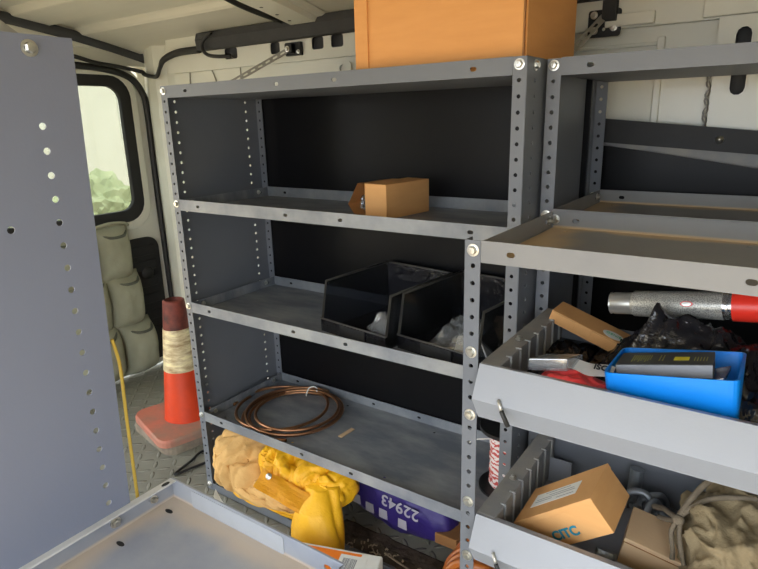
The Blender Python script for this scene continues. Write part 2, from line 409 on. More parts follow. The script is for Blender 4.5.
SH = [0, 11, 22, 35]
X_R = .9211
# ---- main unit
main = thing('shelving_unit', (.46, .155, FLOOR), 'tall grey steel shelving unit with four shelves and a black back board', 'shelves')
end_frame(main, 0, -.011, 0, .321, .012, FLOOR+.004)
end_frame(main, X_R, X_R+.0125, 0, .321, .012, FLOOR+.004)
for i in SH:
    zt = -P*i+.011; zb = -P*i-.0165
    tray(main, .0135, X_R-.0115, -.0005, .318, zt, zb, 'steel' if i == 0 else 'steel_dusty')
    for xx in (0, X_R): bolt(main, (xx, -.0009, -P*i), '-y')
    for yy in (.037,): bolt(main, (X_R+.0135, yy, -P*i), 'x'); bolt(main, (.0145, yy, -P*i), 'x', .0045)
    bolt(main, (.0145, .278, -P*i), 'x', .0045); bolt(main, (.0, .3185, -P*i), '-y', .0045)
bm = bmesh.new(); box(bm, (.0135, -.001, -1.138), (X_R-.0115, .001, -1.112)); box(bm, (.0135, -.001, -1.138), (X_R-.0115, .03, -1.136))
box(bm, (.0135, .312, -1.138), (X_R-.0115, .314, -1.112))
obj('base_rail', bm, M['steel'], main)
for xx in (0, X_R): bolt(main, (xx, -.0009, -P*44), '-y')
obj('back_board', bx((-.02, .3245, -1.12), (.95, .330, .004)), M['black'], main)

# ---- rear right unit (its front 77 mm behind the main unit's front)
rear = thing('shelving_unit', (1.43, .23, FLOOR), 'grey steel shelving unit standing behind the unit with bin shelves', 'shelves')
Y1 = .0767; XL1 = .9521; XR1 = 1.90
end_frame(rear, XL1, XL1-.011, Y1, Y1+.316, .011, FLOOR+.004, panel_y=Y1+.235)
end_frame(rear, XR1, XR1+.011, Y1, Y1+.316, .011, FLOOR+.004)
for i, m in ((0, 'steel'), (10, 'steel_rim')):
    tray(rear, XL1+.0125, XR1-.0125, Y1-.0005, Y1+.313, -P*i+.011, -P*i-.0165, m, slots=[XL1+.06, XL1+.32, XR1-.32, XR1-.06])
    bolt(rear, (XL1, Y1-.0009, -P*i), '-y'); bolt(rear, (XL1+.0135, Y1+.29, -P*i), 'x', .0045); bolt(rear, (XL1, Y1+.3105, -P*i), '-y', .0045)

# ---- front right drawer-bin unit
front = thing('shelving_unit', (1.43, -.08, FLOOR), 'lower grey steel shelving unit with empty dusty top tray and two bin shelves', 'shelves')
Y2 = -.2281; XL2 = .9535; Z2 = -.2584; XR2 = 1.90; YB = .0685
end_frame(front, XL2, XL2-.0125, Y2, YB, Z2+.014, FLOOR+.004, panel=False, front_only=True)
end_frame(front, XR2, XR2+.011, Y2, YB, Z2+.014, FLOOR+.004, panel=False)
tray(front, XL2+.012, XR2-.0125, Y2-.0005, YB, Z2+.0135, Z2-.0165, 'steel_rim', slots=[XL2+.055, XL2+.33, XR2-.33, XR2-.055])
for i in (0, 6, 10, 16, 20): bolt(front, (XL2, Y2-.0009, Z2-P*i), '-y')
bolt(front, (XL2+.014, YB-.02, Z2), 'x', .005); bolt(front, (XL2+.018, YB-.0015, Z2), '-y', .006)
bolt(front, (XL2+.0135, Y2+.012, Z2+.004), 'x', .004)
def bin_shelf(zt, back):
    z = lambda d: zt-d
    bm = bmesh.new()
    prof = [(Y2+.008, z(.003)), (Y2-.005, z(0)), (Y2-.030, z(.046)), (Y2-.008, z(.083)), (Y2-.006, z(.083)), (Y2-.0275, z(.046)), (Y2-.004, z(.0018)), (Y2+.008, z(.0048))]
    extrude_prof(bm, prof, 'x', .9695, XR2-.015)
    box(bm, (.9695, Y2-.007, z(.0845)), (XR2-.015, YB, z(.083)))
    s = obj('bin_shelf', bm, M['fascia'], front)
    if back: obj('back_panel', bx((.9695, YB-.002, z(.084)), (XR2-.015, YB, z(-.16))), M['steel'], s)
    else: obj('back_panel', bx((.9695, YB-.002, z(.084)), (XR2-.015, YB, z(.02))), M['steel'], s)
    bm = bmesh.new()
    xa, xb = .9675, 1.000
    box(bm, (xa, Y2+.002, z(.082)), (xb-.002, YB-.003, z(.001)))
    for k in range(7):
        y = Y2+.040+k*.038
        box(bm, (xb-.003, y-.0016, z(.080)), (xb+.0015, y+.0016, z(.003)))
        box(bm, (xb-.009, y-.0016, z(.003)), (xb+.0015, y+.0016, z(-.0012)))
    d = obj('side_divider', bm, M['steel_side'], s, bevel=.0015)
    bolt(s, (.982, Y2+.115, z(.001)), 'z', .004)
    # pull pin hanging from the crease
    bm = bmesh.new(); tube(bm, [(1.009, Y2-.028, z(.038)), (1.017, Y2-.035, z(.050))], .0026, 10)
    obj('pull_pin', bm, M['silver'], s, smooth=True)
    bm = bmesh.new(); tube(bm, [(1.017, Y2-.035, z(.050)), (1.0185, Y2-.036, z(.052)), (1.030, Y2-.041, z(.068))], .0034, 10)
    o = obj('pin_grip', bm, M['rubber'], s, smooth=True)
    return s
bin_shelf(-.4235, False); bin_shelf(-.6785, True)

# ---- unit on the near side: end panel and low tray
near = thing('shelving_unit', (.80, -.72, FLOOR), 'nearest steel shelving unit, perforated end panel and low dusty tray', 'shelves')
bm = bmesh.new()
NX, NY, NZ = .651, -.633, -.0023; HY = -.683
zs = [NZ-P*i for i in range(3, 44)]
hl = [(NY, z, .0038, .0038) for z in zs]+[(HY, NZ-P*7, .004, .004)]+[(NY-.215, z, .0038, .0038) for z in zs]
plate(bm, [(-.905, FLOOR+.004), (-.6255, FLOOR+.004), (-.587, .011), (-.905, .011)], hl, T, ((NX-.001, 0, 0), (0, 1, 0), (0, 0, 1)))
plate(bm, rect(NX-.0235, -1.14, NX-.0006, 0), [(NX-.011, -P*i-.012, .0036, .0036) for i in range(1, 44)], T, ((0, -.5875, .011), (1, 0, 0), (0, .0343, 1)))
plate(bm, rect(NX-.0235, FLOOR+.004, NX, .011), [], T, ((0, -.905, 0), (1, 0, 0), (0, 0, 1)))
obj('end_panel', bm, M['panel'], near)
bolt(near, (NX-.0002, NY, NZ), 'x', .0058)
tr = tray(near, NX, .952, -.852, -.542, -.553, -.583, 'steel_rim2', slots=[NX+.30-.022], floor_holes=False)
bm = bmesh.new()
box(bm, (NX-.002, -.852, -.5545), (NX+.010, -.542, -.552)); obj('lip_flange', bm, mat('worn_pale_edge', (.58, .57, .55, 1), .4, 0, .5, 20, (.40, .40, .41, 1)), tr, bevel=.001)
for px_, py_, pz_, sx_, sy_ in ((NX+.0055, -.556, -.5519, .75, 1.5), (NX+.022, -.567, -.5813, 1.7, .75), (NX+.024, -.640, -.5813, 1.7, .75)):
    bm = bmesh.new(); lathe(bm, [(0, 0), (.0042, 0), (.0042, .0004), (0, .0004)], 16, Matrix.Translation((px_, py_, pz_)) @ Matrix.Diagonal((sx_, sy_, 1, 1))); obj('slot', bm, M['blackmatt'], tr)
bm = bmesh.new(); plate(bm, rrect(.693, -.581, .862, -.5555, .004), [], .0006, ((0, -.5435, 0), (1, 0, 0), (0, 0, 1)))
obj('label_strip', bm, M['steel_rim2'] if False else mat('frosted_label', (.42, .43, .45, 1), .5, 0, .3, 60, (.34, .35, .38, 1)), tr)
bolt(near, (NX+.0012, -.574, -.566), 'x', .0038); bolt(near, (NX+.0012, -.630, -.566), 'x', .005)
end_frame(near, .941, .9525, -.86, -.852, -.553, FLOOR+.004, panel=False, front_only=True, name='post')
bm = bmesh.new(); plate(bm, [(-.70, .004), (-.628, .004), (-.70, .055)], [(-.683, .026, .006, .006)], .003, ((NX-.006, 0, 0), (0, 1, 0), (0, 0, 1)))
obj('gusset_bracket', bm, M['galv'], near)

# ------------------------------------------------------------------ van shell
def roof_z(y):   # arched cross-section
    t = (y+.42)/.92
    return .205+.105*(1-t*t)
bm = bmesh.new()
ys = [-1.34+i*.006 for i in range(317)]
xs = [-1.02, 2.35]
rows = []
for y in ys:
    rib = 0
    for c in (-1.05, -.78, -.5, -.22, .04, .27):
        d = abs(y-c); rib += .022*max(0, min(1, (.055-d)/.012))
    rows.append([(x, y, roof_z(y)+rib) for x in xs])
va = [[bm.verts.new(p) for p in r] for r in rows]; vb = [[bm.verts.new((p[0], p[1], p[2]+.03)) for p in r] for r in rows]
for i in range(len(rows)-1):
    bm.faces.new((va[i][0], va[i][1], va[i+1][1], va[i+1][0])); bm.faces.new((vb[i][0], vb[i+1][0], vb[i+1][1], vb[i][1]))
for side in (0, 1):
    for i in range(len(rows)-1): bm.faces.new((va[i][side], va[i+1][side], vb[i+1][side], vb[i][side]))
for e in (0, -1): bm.faces.new((va[e][0], va[e][1], vb[e][1], vb[e][0]))
struct('ceiling', bm, M['roofpaint'])
# cross bow under the roof
def ybeam(x0, x1, y0, y1, drop):
    bm = bmesh.new(); n = 14
    secs = []
    for i in range(n+1):
        y = y0+(y1-y0)*i/n; z = roof_z(y)-.002
        w = (x1-x0)
        pr = [(x0, z), (x0+.012, z-drop*.35), (x0+.03, z-drop*.4), (x0+.036, z-drop), (x1-.036, z-drop), (x1-.03, z-drop*.4), (x1-.012, z-drop*.35), (x1, z)]
        secs.append([bm.verts.new((a, y, b)) for a, b in pr])
    for A, B in zip(secs, secs[1:]):
        for k in range(len(A)-1): bm.faces.new((A[k], A[k+1], B[k+1], B[k]))
        bm.faces.new((A[-1], A[0], B[0], B[-1]))
    bm.faces.new(secs[0]); bm.faces.new(secs[-1]); return bm
b1 = struct('trim_1', ybeam(.0, .165, -1.3, .475, .022), M['cream'])
bm = bmesh.new()
for y in (.30, .36, .41): lathe(bm, [(0, 0), (.005, 0), (.005, .001), (0, .001)], 12, Matrix.Translation((.06, y, roof_z(y)-.0255)))
obj('bow_hole', bm, M['blackmatt'], b1)
bm = bmesh.new(); tube(bm, spline([(-.012, .20, roof_z(.2)-.006), (.0, .27, roof_z(.27)-.018), (.012, .34, roof_z(.34)-.022), (.01, .43, roof_z(.43)-.014)]), .008, 8)
tag(obj('roof_cable', bm, M['rubber'], smooth=True), 'black cable taped along the pale roof bow', 'cable')
struct('trim_2', ybeam(1.02, 1.20, -1.3, .475, .022), M['cream'])
# side wall: cream inner skin with cant rail and pillar
YW = .50
bm = bmesh.new()
hol = [( (x0+x1)/2, .141, (x1-x0)/2, .017, .007) for x0, x1 in ((-.295, -.235), (-.085, -.045), (.085, .13), (.158, .203))]
plate(bm, rect(-.60, .098, 2.3, .23), hol, .002, ((0, .475, 0), (1, 0, 0), (0, 0, 1)))      # cant rail face
box(bm, (-.60, .475, .097), (2.3, YW, .0985)); box(bm, (-.60, YW-.001, FLOOR), (2.3, YW+.004, .29))
w = struct('wall_side', bm, M['cream'])
bm = bmesh.new(); box(bm, (-.5, .488, .11), (2.2, .49, .18)); obj('rail_cavity', bm, M['darkgrey'], w)
bm = bmesh.new(); PX = 1.196
plate(bm, rect(1.150, -.75, 1.250, .098), [(PX, .013, .0135, .064)], .0025, ((0, .468, 0), (1, 0, 0), (0, 0, 1)))
box(bm, (1.150, .468, -.75), (1.152, YW, .098)); box(bm, (1.248, .468, -.75), (1.250, YW, .098))
p_ = obj('pillar', bm, M['cream'], w, bevel=.001)
bm = bmesh.new(); plate(bm, rrect(PX-.0165, -.054, PX+.0165, .080, .0162), [(PX, .013, .0135, .064)], .006, ((0, .4655, 0), (1, 0, 0), (0, 0, 1)))
obj('slot_rim', bm, M['cream'], w)
obj('slot_back', bx((PX-.025, .485, -.08), (PX+.025, .487, .093)), M['darkgrey'], w)
bm = bmesh.new()   # shallow pressed panel in the skin
for z0, z1, y in ((.058, .066, .492), (.036, .040, .494)): box(bm, (.80, y, z0), (1.045, YW, z1))
box(bm, (1.035, .49, -.12), (1.05, YW, .075)); box(bm, (.93, .462, .100), (1.03, .475, .125)); box(bm, (1.12, .462, .10), (1.30, .475, .16))
obj('pressing', bm, M['cream'], w, bevel=.003)
bm = bmesh.new(); plate(bm, rrect(.15, .05, .215, .085, .012), [(.182, .067, .010, .010)], .006, ((0, .494, 0), (1, 0, 0), (0, 0, 1)))
box(bm, (-.55, .492, .028), (.12, YW, .036)); obj('pressing', bm, M['cream'], w, bevel=.002)
# rear corner pillar, bent in plan
bm = bmesh.new()
plan = [(-.59, YW), (-.66, .512), (-.72, .50), (-.80, .525), (-.88, .575), (-.925, .606), (-.955, .62), (-.99, .64), (-.99, .69), (-.60, .69)]
extrude_prof(bm, plan, 'z', FLOOR, .30); box(bm, (-1.03, .605, FLOOR), (-.985, .70, .32))
o = struct('wall_corner', bm, M['cream'], bevel=.006); 
bm = bmesh.new(); box(bm, (-.995, -1.34, -1.24), (2.35, .70, FLOOR)); fl = struct('floor', bm, M['floor'])
struct('wall_bulkhead', bx((2.3, -1.34, FLOOR), (2.35, .69, .33)), M['cream'])
# near side: body side left of the sliding-door opening, sill and roof rail
bm = bmesh.new(); box(bm, (-1.0, -1.36, FLOOR), (.15, -1.32, .25)); box(bm, (.15, -1.36, .13), (2.35, -1.30, .25)); box(bm, (2.05, -1.36, FLOOR), (2.35, -1.32, .2))
struct('wall_near', bm, M['cream'])

# rear door with window
bm = bmesh.new()
DX = -.95
win = rrect(-.22, -.42, .485, .07, .055)
def ring(bm, outer, inner, x, th):
    """frame plate between two outlines in the y-z plane"""
    n = len(outer)
    cu_o = [bm.verts.new((x-th/2, *p)) for p in outer]; cu_i = [bm.verts.new((x-th/2, *p)) for p in inner]
    ro = [bm.verts.new((x+th/2, *p)) for p in outer]; ri = [bm.verts.new((x+th/2, *p)) for p in inner]
    for i in range(n):
        j = (i+1) % n
        bm.faces.new((cu_o[i], cu_o[j], cu_i[j], cu_i[i])); bm.faces.new((ro[i], ri[i], ri[j], ro[j]))
        bm.faces.new((cu_o[i], ro[i], ro[j], cu_o[j])); bm.faces.new((cu_i[i], cu_i[j], ri[j], ri[i]))
def rr8(y0, z0, y1, z1, r): return rrect(y0, z0, y1, z1, r, 6)
W0 = rr8(-.22, -.42, .485, .07, .055)
W1 = rr8(-.27, -.468, .532, .112, .085)
W2 = rr8(-.30, -.52, .575, .135, .10)
W3 = rr8(-.33, FLOOR+.01, .600, .150, .10)
bm = bmesh.new(); ring(bm, W3, W1, DX-.012, .02)
door = thing('rear_door', (DX-.02, .13, FLOOR), 'cream rear van door with a black-framed window, canvas organizer hung on it', 'door')
door.name = 'door_1'; door['kind'] = 'structure'
obj('door_skin', bm, M['cream'], door)
bm = bmesh.new(); ring(bm, rr8(-.31, -.50, .562, .128, .095), W1, DX+.004, .016); obj('window_surround', bm, M['cream'], door, bevel=.004)
bm = bmesh.new(); ring(bm, W1, W0, DX+.002, .022); obj('window_frame', bm, M['blackmatt'], door, bevel=.003)
bm = bmesh.new(); plate(bm, rr8(-.24, -.44, .50, .09, .06), [], .003, ((DX-.006, 0, 0), (0, 1, 0), (0, 0, 1))); obj('window_pane', bm, M['glass'], door)
bm = bmesh.new(); plate(bm, rr8(-.30, -1.10, .572, -.545, .05), [], .012, ((DX+.004, 0, 0), (0, 1, 0), (0, 0, 1)))
tp = obj('trim_panel', bm, M['blackmatt'], door, bevel=.003)
bm = bmesh.new()
for z in (-.60, -.665, -.74, -.815, -.89, -.965): box(bm, (DX+.008, -.28, z-.022), (DX+.016, .548, z+.022))
obj('trim_rib', bm, M['blackmatt'], tp, bevel=.006)
bm = bmesh.new(); lathe(bm, [(0, .012), (.022, .010), (.03, 0)], 20, Matrix.Translation((DX+.014, .50, -.70)) @ Matrix.Rotation(math.pi/2, 4, 'Y')); obj('trim_knob', bm, M['rubber'], tp, smooth=True)
# frame seal around the door opening
seal = [(DX+.012, y, z) for y, z in [(-.34, .148), (.0, .148), (.30, .144), (.45, .132), (.54, .105), (.585, .055), (.600, -.02), (.600, -.30), (.603, -.6), (.606, -.85), (.608, -1.12)]]
bm = bmesh.new(); tube(bm, spline(seal), .0135, 8)
s_ = struct('trim_3', bm, M['rubber'], smooth=True)
bm = bmesh.new()
box(bm, (-1.0, -1.32, .148), (-.93, .70, .34))
box(bm, (-.93, -1.32, .205), (-.90, .62, .33))
box(bm, (-1.03, -1.32, .145), (-.985, .70, .34)); struct('wall_header', bm, M['cream'], bevel=.004)
bm = bmesh.new(); tube(bm, [(-.892, y, roof_z(y)-.006) for y in (-1.2, -.6, -.2, .1, .3, .45, .56, .62)], .019, 8); struct('trim_4', bm, M['darkgrey'], smooth=True)
# roof edge dark channel along the side and cable harness
bm = bmesh.new(); extrude_prof(bm, [(.445, .158), (.470, .156), (.474, .205), (.448, .214), (.440, .19)], 'x', -.40, 2.2)
tag(obj('cable_channel', bm, M['darkgrey'], bevel=.004), 'long dark grey cable channel along the edge of the roof', 'trim')
bm = bmesh.new()
tube(bm, spline([(-.915, -.3, .185), (-.912, .0, .180), (-.91, .2, .172), (-.905, .292, .170), (-.905, .38, .152), (-.90, .47, .142), (-.885, .56, .126), (-.80, .51, .11), (-.72, .485, .096), (-.665, .47, .094), (-.635, .465, .12), (-.60, .46, .145), (-.52, .46, .162), (-.40, .458, .163)]), [.0075+.0045*min(1, max(0, (i-80)/12)) for i in range(105)], 10)
h = obj('wiring_harness', bm, M['rubber'], smooth=True)
tag(h, 'black taped wiring harness over the door and around the rear roof corner', 'wiring')
bm = bmesh.new(); tube(bm, spline([(-.303, .43, .205), (-.345, .43, .185), (-.352, .43, .16), (-.329, .43, .139), (-.281, .43, .130), (-.24, .45, .13)]), .006, 8)
tag(obj('loose_cable', bm, M['rubber'], smooth=True), 'short black cable curling down from the roof edge', 'cable')
for i, (a, b, lab) in enumerate((((-.56, .49, .143), (-.512, .495, .065), 'thin wire arching down the pale wall, nearest the roof corner'),
                          ((-.49, .488, .135), (-.374, .495, .062), 'thin wire arching down the pale wall, middle of three'),
                          ((-.307, .488, .141), (-.25, .495, .055), 'thin wire arching down the pale wall, nearest the slotted strap'))):
    a = V(a); b = V(b); m_ = (a+b)/2+V((.028, 0, .015))
    bm = bmesh.new(); tube(bm, spline([a+V((-.05, 0, .008)), a, m_, b, b+V((.005, 0, -.05))]), .0022, 6)
    tag(obj('thin_wire', bm, M['wire_white'], smooth=True), lab, 'wire', 'thin wires on the wall above the shelves')
bm = bmesh.new()
for ph in (0, 2.1):
    tube(bm, [(1.143+.004*math.sin(k*1.1+ph), .482+.003*math.cos(k*1.1+ph), -.0-k*.006) for k in range(20)]+[(1.133, .482, -.125)], .0018, 6)
tag(obj('twisted_wire', bm, M['galv'], smooth=True), 'twisted bare wire hanging down the pale wall beside the slotted pillar', 'wire')

def strap(name, a, b, label):
    a, b = V(a), V(b); L_ = (b-a).length
    mt = frame_mtx(a, b-a, V((0, 1, 0)).cross(b-a))
    root = thing(name, a, label, 'bracket')
    bm = bmesh.new(); plate(bm, rect(-.01, -.008, L_, .008), [(.02+k*.026, 0, .008, .003) for k in range(int((L_-.03)/.026)+1)], .002, ((0, 0, 0), (1, 0, 0), (0, 1, 0)))
    bmesh.ops.transform(bm, matrix=mt, verts=bm.verts[:]); obj('strap', bm, M['galv'], root)
    return root
r_ = strap('roof_strap', (.01, .452, .128), (-.17, .315, .014), 'slotted metal strap running from a black roof bracket to the top shelf, at left')
bm = bmesh.new(); box(bm, (-.012, .462, .112), (.05, .476, .150)); box(bm, (.0, .446, .118), (.028, .464, .145)); obj('bracket_plate', bm, M['blackmatt'], r_, bevel=.002)
bolt(r_, (.012, .445, .130), '-y', .006); bolt(r_, (.042, .461, .122), '-y', .004)
r_ = strap('roof_strap', (.925, .452, .116), (.86, .36, .012), 'slotted metal strap on a black plate with bolts, right of the big carton')
bm = bmesh.new(); plate(bm, rrect(.893, .082, .962, .138, .006), [(.927, .098, .004, .004)], .004, ((0, .470, 0), (1, 0, 0), (0, 0, 1))); box(bm, (.925, .452, .112), (.955, .472, .165)); obj('bracket_plate', bm, M['blackmatt'], r_, bevel=.002)
for x, z in ((.905, .128), (.907, .096), (.948, .100)): bolt(r_, (x, .4675, z), '-y', .0055)

# black boards behind the rear unit
def quad_board(name, pts, y, th, m, label):
    bm = bmesh.new(); plate(bm, pts, [], th, ((0, y, 0), (1, 0, 0), (0, 0, 1))); return tag(obj(name, bm, M[m]), label, 'board')
o = quad_board('wall_board', [(.70, -.122), (1.95, -.222), (1.95, -.190), (.70, -.066)], .44, .006, 'blackmatt', 'narrow black board strip across the wall above the lower black board')
bm = bmesh.new()
o = quad_board('wall_board', [(.70, -1.13), (1.95, -1.13), (1.95, -.300), (1.05, -.161), (.70, -.115)], .43, .006, 'black', 'large black board behind the rear right shelves, pale gap above it')
bm = bmesh.new(); box(bm, (.70, .452, -.20), (1.95, .47, -.12)); tag(obj('wall_strut', bm, M['steel_side']), 'pale grey metal strut showing between the two black boards', 'strut')
bm = bmesh.new(); lathe(bm, [(0, .006), (.0035, .006), (.0035, .002), (.008, .001), (.008, 0)], 14, Matrix.Translation((1.18, .437, -.137)) @ Matrix.Rotation(math.pi/2, 4, 'X'))
tag(obj('rivet', bm, M['zinc'], smooth=True), 'silver rivet in the narrow black board strip', 'rivet')

# ------------------------------------------------------------------ traffic cones (two nested)
def cone(x, y, z, ang, top, label):
    root = thing('traffic_cone', (x, y, z), label, 'cone')
    mt = Matrix.Translation((x, y, z)) @ Matrix.Rotation(ang, 4, 'Z')
    bm = bmesh.new(); s = .150
    pr = [rrect(-s, -s, s, s, .045, 5), rrect(-s*.97, -s*.97, s*.97, s*.97, .04, 5)]
    A = [bm.verts.new((*p, 0)) for p in pr[0]]; B = [bm.verts.new((*p, .018)) for p in pr[0]]; D = [bm.verts.new((*p, .026)) for p in pr[1]]
    n = len(A)
    for i in range(n):
        j = (i+1) % n; bm.faces.new((A[i], A[j], B[j], B[i])); bm.faces.new((B[i], B[j], D[j], D[i]))
    bm.faces.new(A); bm.faces.new(D)
    bmesh.ops.transform(bm, matrix=mt, verts=bm.verts[:]); obj('base', bm, M['cone_base' if top else 'cone_base2'], root)
    H = .432; r0 = .078; r1 = .036
    R_ = lambda h: r0+(r1-r0)*(h/H)
    def seg(a, b, m, nm, extra=0, cap=False):
        bm = bmesh.new(); prof = [(R_(a)+extra, a), (R_(b)+extra, b)]
        if cap: prof += [(R_(b)-.006, b+.003), (R_(b)-.010, b-.02)]
        lathe(bm, prof, 40, mt @ Matrix.Translation((0, 0, .024))); return obj(nm, bm, m, root, smooth=False)
    if top:
        bm = bmesh.new(); lathe(bm, [(r0+.004, 0), (r0, .004), (R_(.188), .188)], 40, mt @ Matrix.Translation((0, 0, .024))); smooth_by_angle(obj('body', bm, M['orange'], root))
        smooth_by_angle(seg(.185, .335, M['reflect'], 'reflective_collar', .0012)); smooth_by_angle(seg(.335, H, M['cone_dirty'], 'tip', 0, True))
    else: smooth_by_angle(seg(0, .40, M['orange'], 'body'))
    return root
cone(-.372, .214, FLOOR, -.20, False, 'dirty traffic cone underneath, only its square rubber base showing')
cone(-.370, .212, FLOOR+.027, -.28, True, 'orange traffic cone with yellowed reflective collar and blackened tip beside the shelving')

# ------------------------------------------------------------------ organizer bag hung on the door
org = thing('hanging_organizer', (-.88, .30, -1.13), 'grey-green canvas organizer with three flapped pockets hanging on the rear door', 'bag')
def pillow(bm, x0, x1, y0, y1, z0, z1, seed, amp=.008, nn=26, bulge=.7):
    """soft pocket: rounded slab bulging to +x"""
    g = []
    for i in range(nn+1):
        row = []
        for j in range(nn+1):
            u = i/nn; v = j/nn
            y = y0+(y1-y0)*u; z = z0+(z1-z0)*v
            e = (1-abs(2*u-1)**3.5)*(1-abs(2*v-1)**3.5)
            n_ = noise.fractal(V((y*9+seed, z*9, seed)), 1, 2, 4)
            wv = (1-abs(noise.noise(V((y*20+seed*3, z*7, seed)))))
            row.append(bm.verts.new((x0+(x1-x0)*e**bulge+amp*n_*e+amp*.8*wv*e, y+.006*noise.noise(V((z*12, seed, 0))), z+.006*noise.noise(V((y*12, seed, 5))))))
        g.append(row)
    for i in range(nn):
        for j in range(nn): bm.faces.new((g[i][j], g[i+1][j], g[i+1][j+1], g[i][j+1]))
    a = [g[i][0] for i in range(nn+1)]+[g[nn][j] for j in range(1, nn+1)]+[g[i][nn] for i in range(nn-1, -1, -1)]+[g[0][j] for j in range(nn-1, 0, -1)]
    bk = [bm.verts.new((x0-.004, v.co.y, v.co.z)) for v in a]
    for i in range(len(a)): j = (i+1) % len(a); bm.faces.new((a[i], a[j], bk[j], bk[i]))
    bm.faces.new(bk)
bm = bmesh.new(); box(bm, (-.932, .02, -1.08), (-.922, .425, -.465)); obj('backing', bm, M['organizer'], org, bevel=.003)
for k, (z0, z1, ya, yb, d) in enumerate(((-.70, -.47, .05, .420, .055), (-.90, -.665, .06, .440, .075), (-1.115, -.875, .07, .465, .10))):
    for q, (u0, u1) in enumerate(((ya, ya+(yb-ya)*.62), (ya+(yb-ya)*.60, yb))):
        bm = bmesh.new(); pillow(bm, -.924, -.924+d, u0, u1, z0, z1, k*3+q); pk = obj('pocket', bm, M['organizer'], org, smooth=True)
        bm = bmesh.new(); tube(bm, spline([(-.918, u0+.01, z1-.02), (-.918+d*.75, u0+(u1-u0)*.3, z1-.038), (-.918+d*.8, u0+(u1-u0)*.7, z1-.036), (-.918, u1-.01, z1-.018)]), .006, 8); obj('binding', bm, M['organizer2'], pk, smooth=True)
bm = bmesh.new(); tube(bm, spline([(-.915, .25, -.47), (-.90, .33, -.455), (-.905, .40, -.462), (-.915, .425, -.475)]), .006, 8); obj('hanging_strap', bm, M['organizer'], org, smooth=True)

# ------------------------------------------------------------------ boxes and goods
def rbox(name, pos, eul, dims, m, label, cat, parts=None, group=None, th=None):
    mt = Matrix.Translation(pos) @ Euler(eul, 'XYZ').to_matrix().to_4x4()
    root = thing(name, pos, label, cat, group)
    bm = bmesh.new(); box(bm, (0, 0, 0), dims, mt)
    obj('carton_body', bm, M[m], root, bevel=.0012)
    return root, mt
# big carton on top shelf
big = thing('cardboard_box', (.745, .165, -.012), 'large orange-brown cardboard carton standing on the top shelf under the roof', 'box')
bm = bmesh.new()
box(bm, (.578, .030, -.0135), (.913, .300, .185)); obj('carton_body', bm, M['card_big'], big, bevel=.002)
bm = bmesh.new(); box(bm, (.574, .026, -.0135), (.604, .0305, .185)); obj('side_flap', bm, M['card_big'], big, bevel=.001)
bm = bmesh.new(); box(bm, (.9125, .040, -.0135), (.9165, .30, .180)); obj('side_flap', bm, M['card_big'], big, bevel=.001)
bm = bmesh.new(); box(bm, (.9125, .0305, .0), (.9150, .0345, .18)); obj('corner_gap', bm, M['card_in'], big)

# open parts carton on second shelf
mt = Matrix.Translation((.5245, .1114, -.2935)) @ Matrix.Rotation(-.145, 4, 'Z')
pb = thing('cardboard_box', (.5245, .1114, -.2935), 'small open cardboard parts box lying on the second shelf, clear bag inside', 'box')
w_, d_, h_ = .065, .151, .0765; t = .0018
bm = bmesh.new()
box(bm, (0, 0, 0), (w_, d_, t), mt); box(bm, (0, 0, h_-t), (w_, d_, h_), mt)
box(bm, (w_-t, 0, 0), (w_, d_, h_), mt); box(bm, (0, d_-t, 0), (w_, d_, h_), mt)
box(bm, (0, 0, 0), (w_, t, h_), mt)
obj('carton_body', bm, M['card'], pb, bevel=.0008)
bm = bmesh.new()   # tuck flaps standing open to the left
for z0, z1, xo, zo in ((h_, h_, -.035, -.002), (0, 0, -.024, .0)):
    pass
pts = [(-.002, -.0, h_), (-.034, .02, h_-.006), (-.060, .04, h_*.33), (-.052, .03, h_*.18), (-.030, .0, .002)]
def sheet(bm, poly, dirv, th=.0016):
    A = [bm.verts.new(mt @ V(p)) for p in poly]; B = [bm.verts.new(mt @ (V(p)+V(dirv))) for p in poly]
    for i in range(len(poly)-1): bm.faces.new((A[i], A[i+1], B[i+1], B[i]))
sheet(bm, [(0, 0, h_-.0005), (-.022, .0, h_-.001), (-.050, .0, h_*.42), (-.055, .0, h_*.34), (-.034, .0, .0015), (0, 0, .001)], (0, .12, 0))
bmesh.ops.solidify(bm, geom=bm.faces[:], thickness=.0018)
obj('open_flap', bm, M['card'], pb)
bm = bmesh.new(); box(bm, (-.046, .10, .004), (-.001, .103, h_-.004), mt); obj('inner_flap', bm, M['card_in'], pb)
def blob(bm, c, s, seed, amp=.3, f=3, sub=4, rot=(0, 0, 0), ridge=.0, rf=4, aniso=(1, 1, 1)):
    r = bmesh.ops.create_icosphere(bm, subdivisions=sub, radius=1)
    R_ = Euler(rot).to_matrix()
    for v in r['verts']:
        p = v.co.copy()
        q_ = V((p.x*aniso[0], p.y*aniso[1], p.z*aniso[2]))
        k = 1+amp*noise.fractal(q_*f+V((seed, seed*2, 0)), 1, 2, 4)
        if ridge: k += ridge*((1-abs(noise.noise(q_*rf+V((seed, 9, 0)))))**3-.35)
        v.co = V(c)+R_ @ V((p.x*s[0]*k, p.y*s[1]*k, p.z*s[2]*k))
    return r['verts']
bm = bmesh.new(); vs = blob(bm, (0, 0, 0), (.020, .030, .020), 3, .35, 1.6, 4, ridge=.3)
bmesh.ops.transform(bm, matrix=mt @ Matrix.Translation((-.020, .045, .028)), verts=bm.verts[:])
tag(obj('plastic_bag', bm, M['clear']), 'crumpled clear plastic bag inside the open parts box', 'bag')

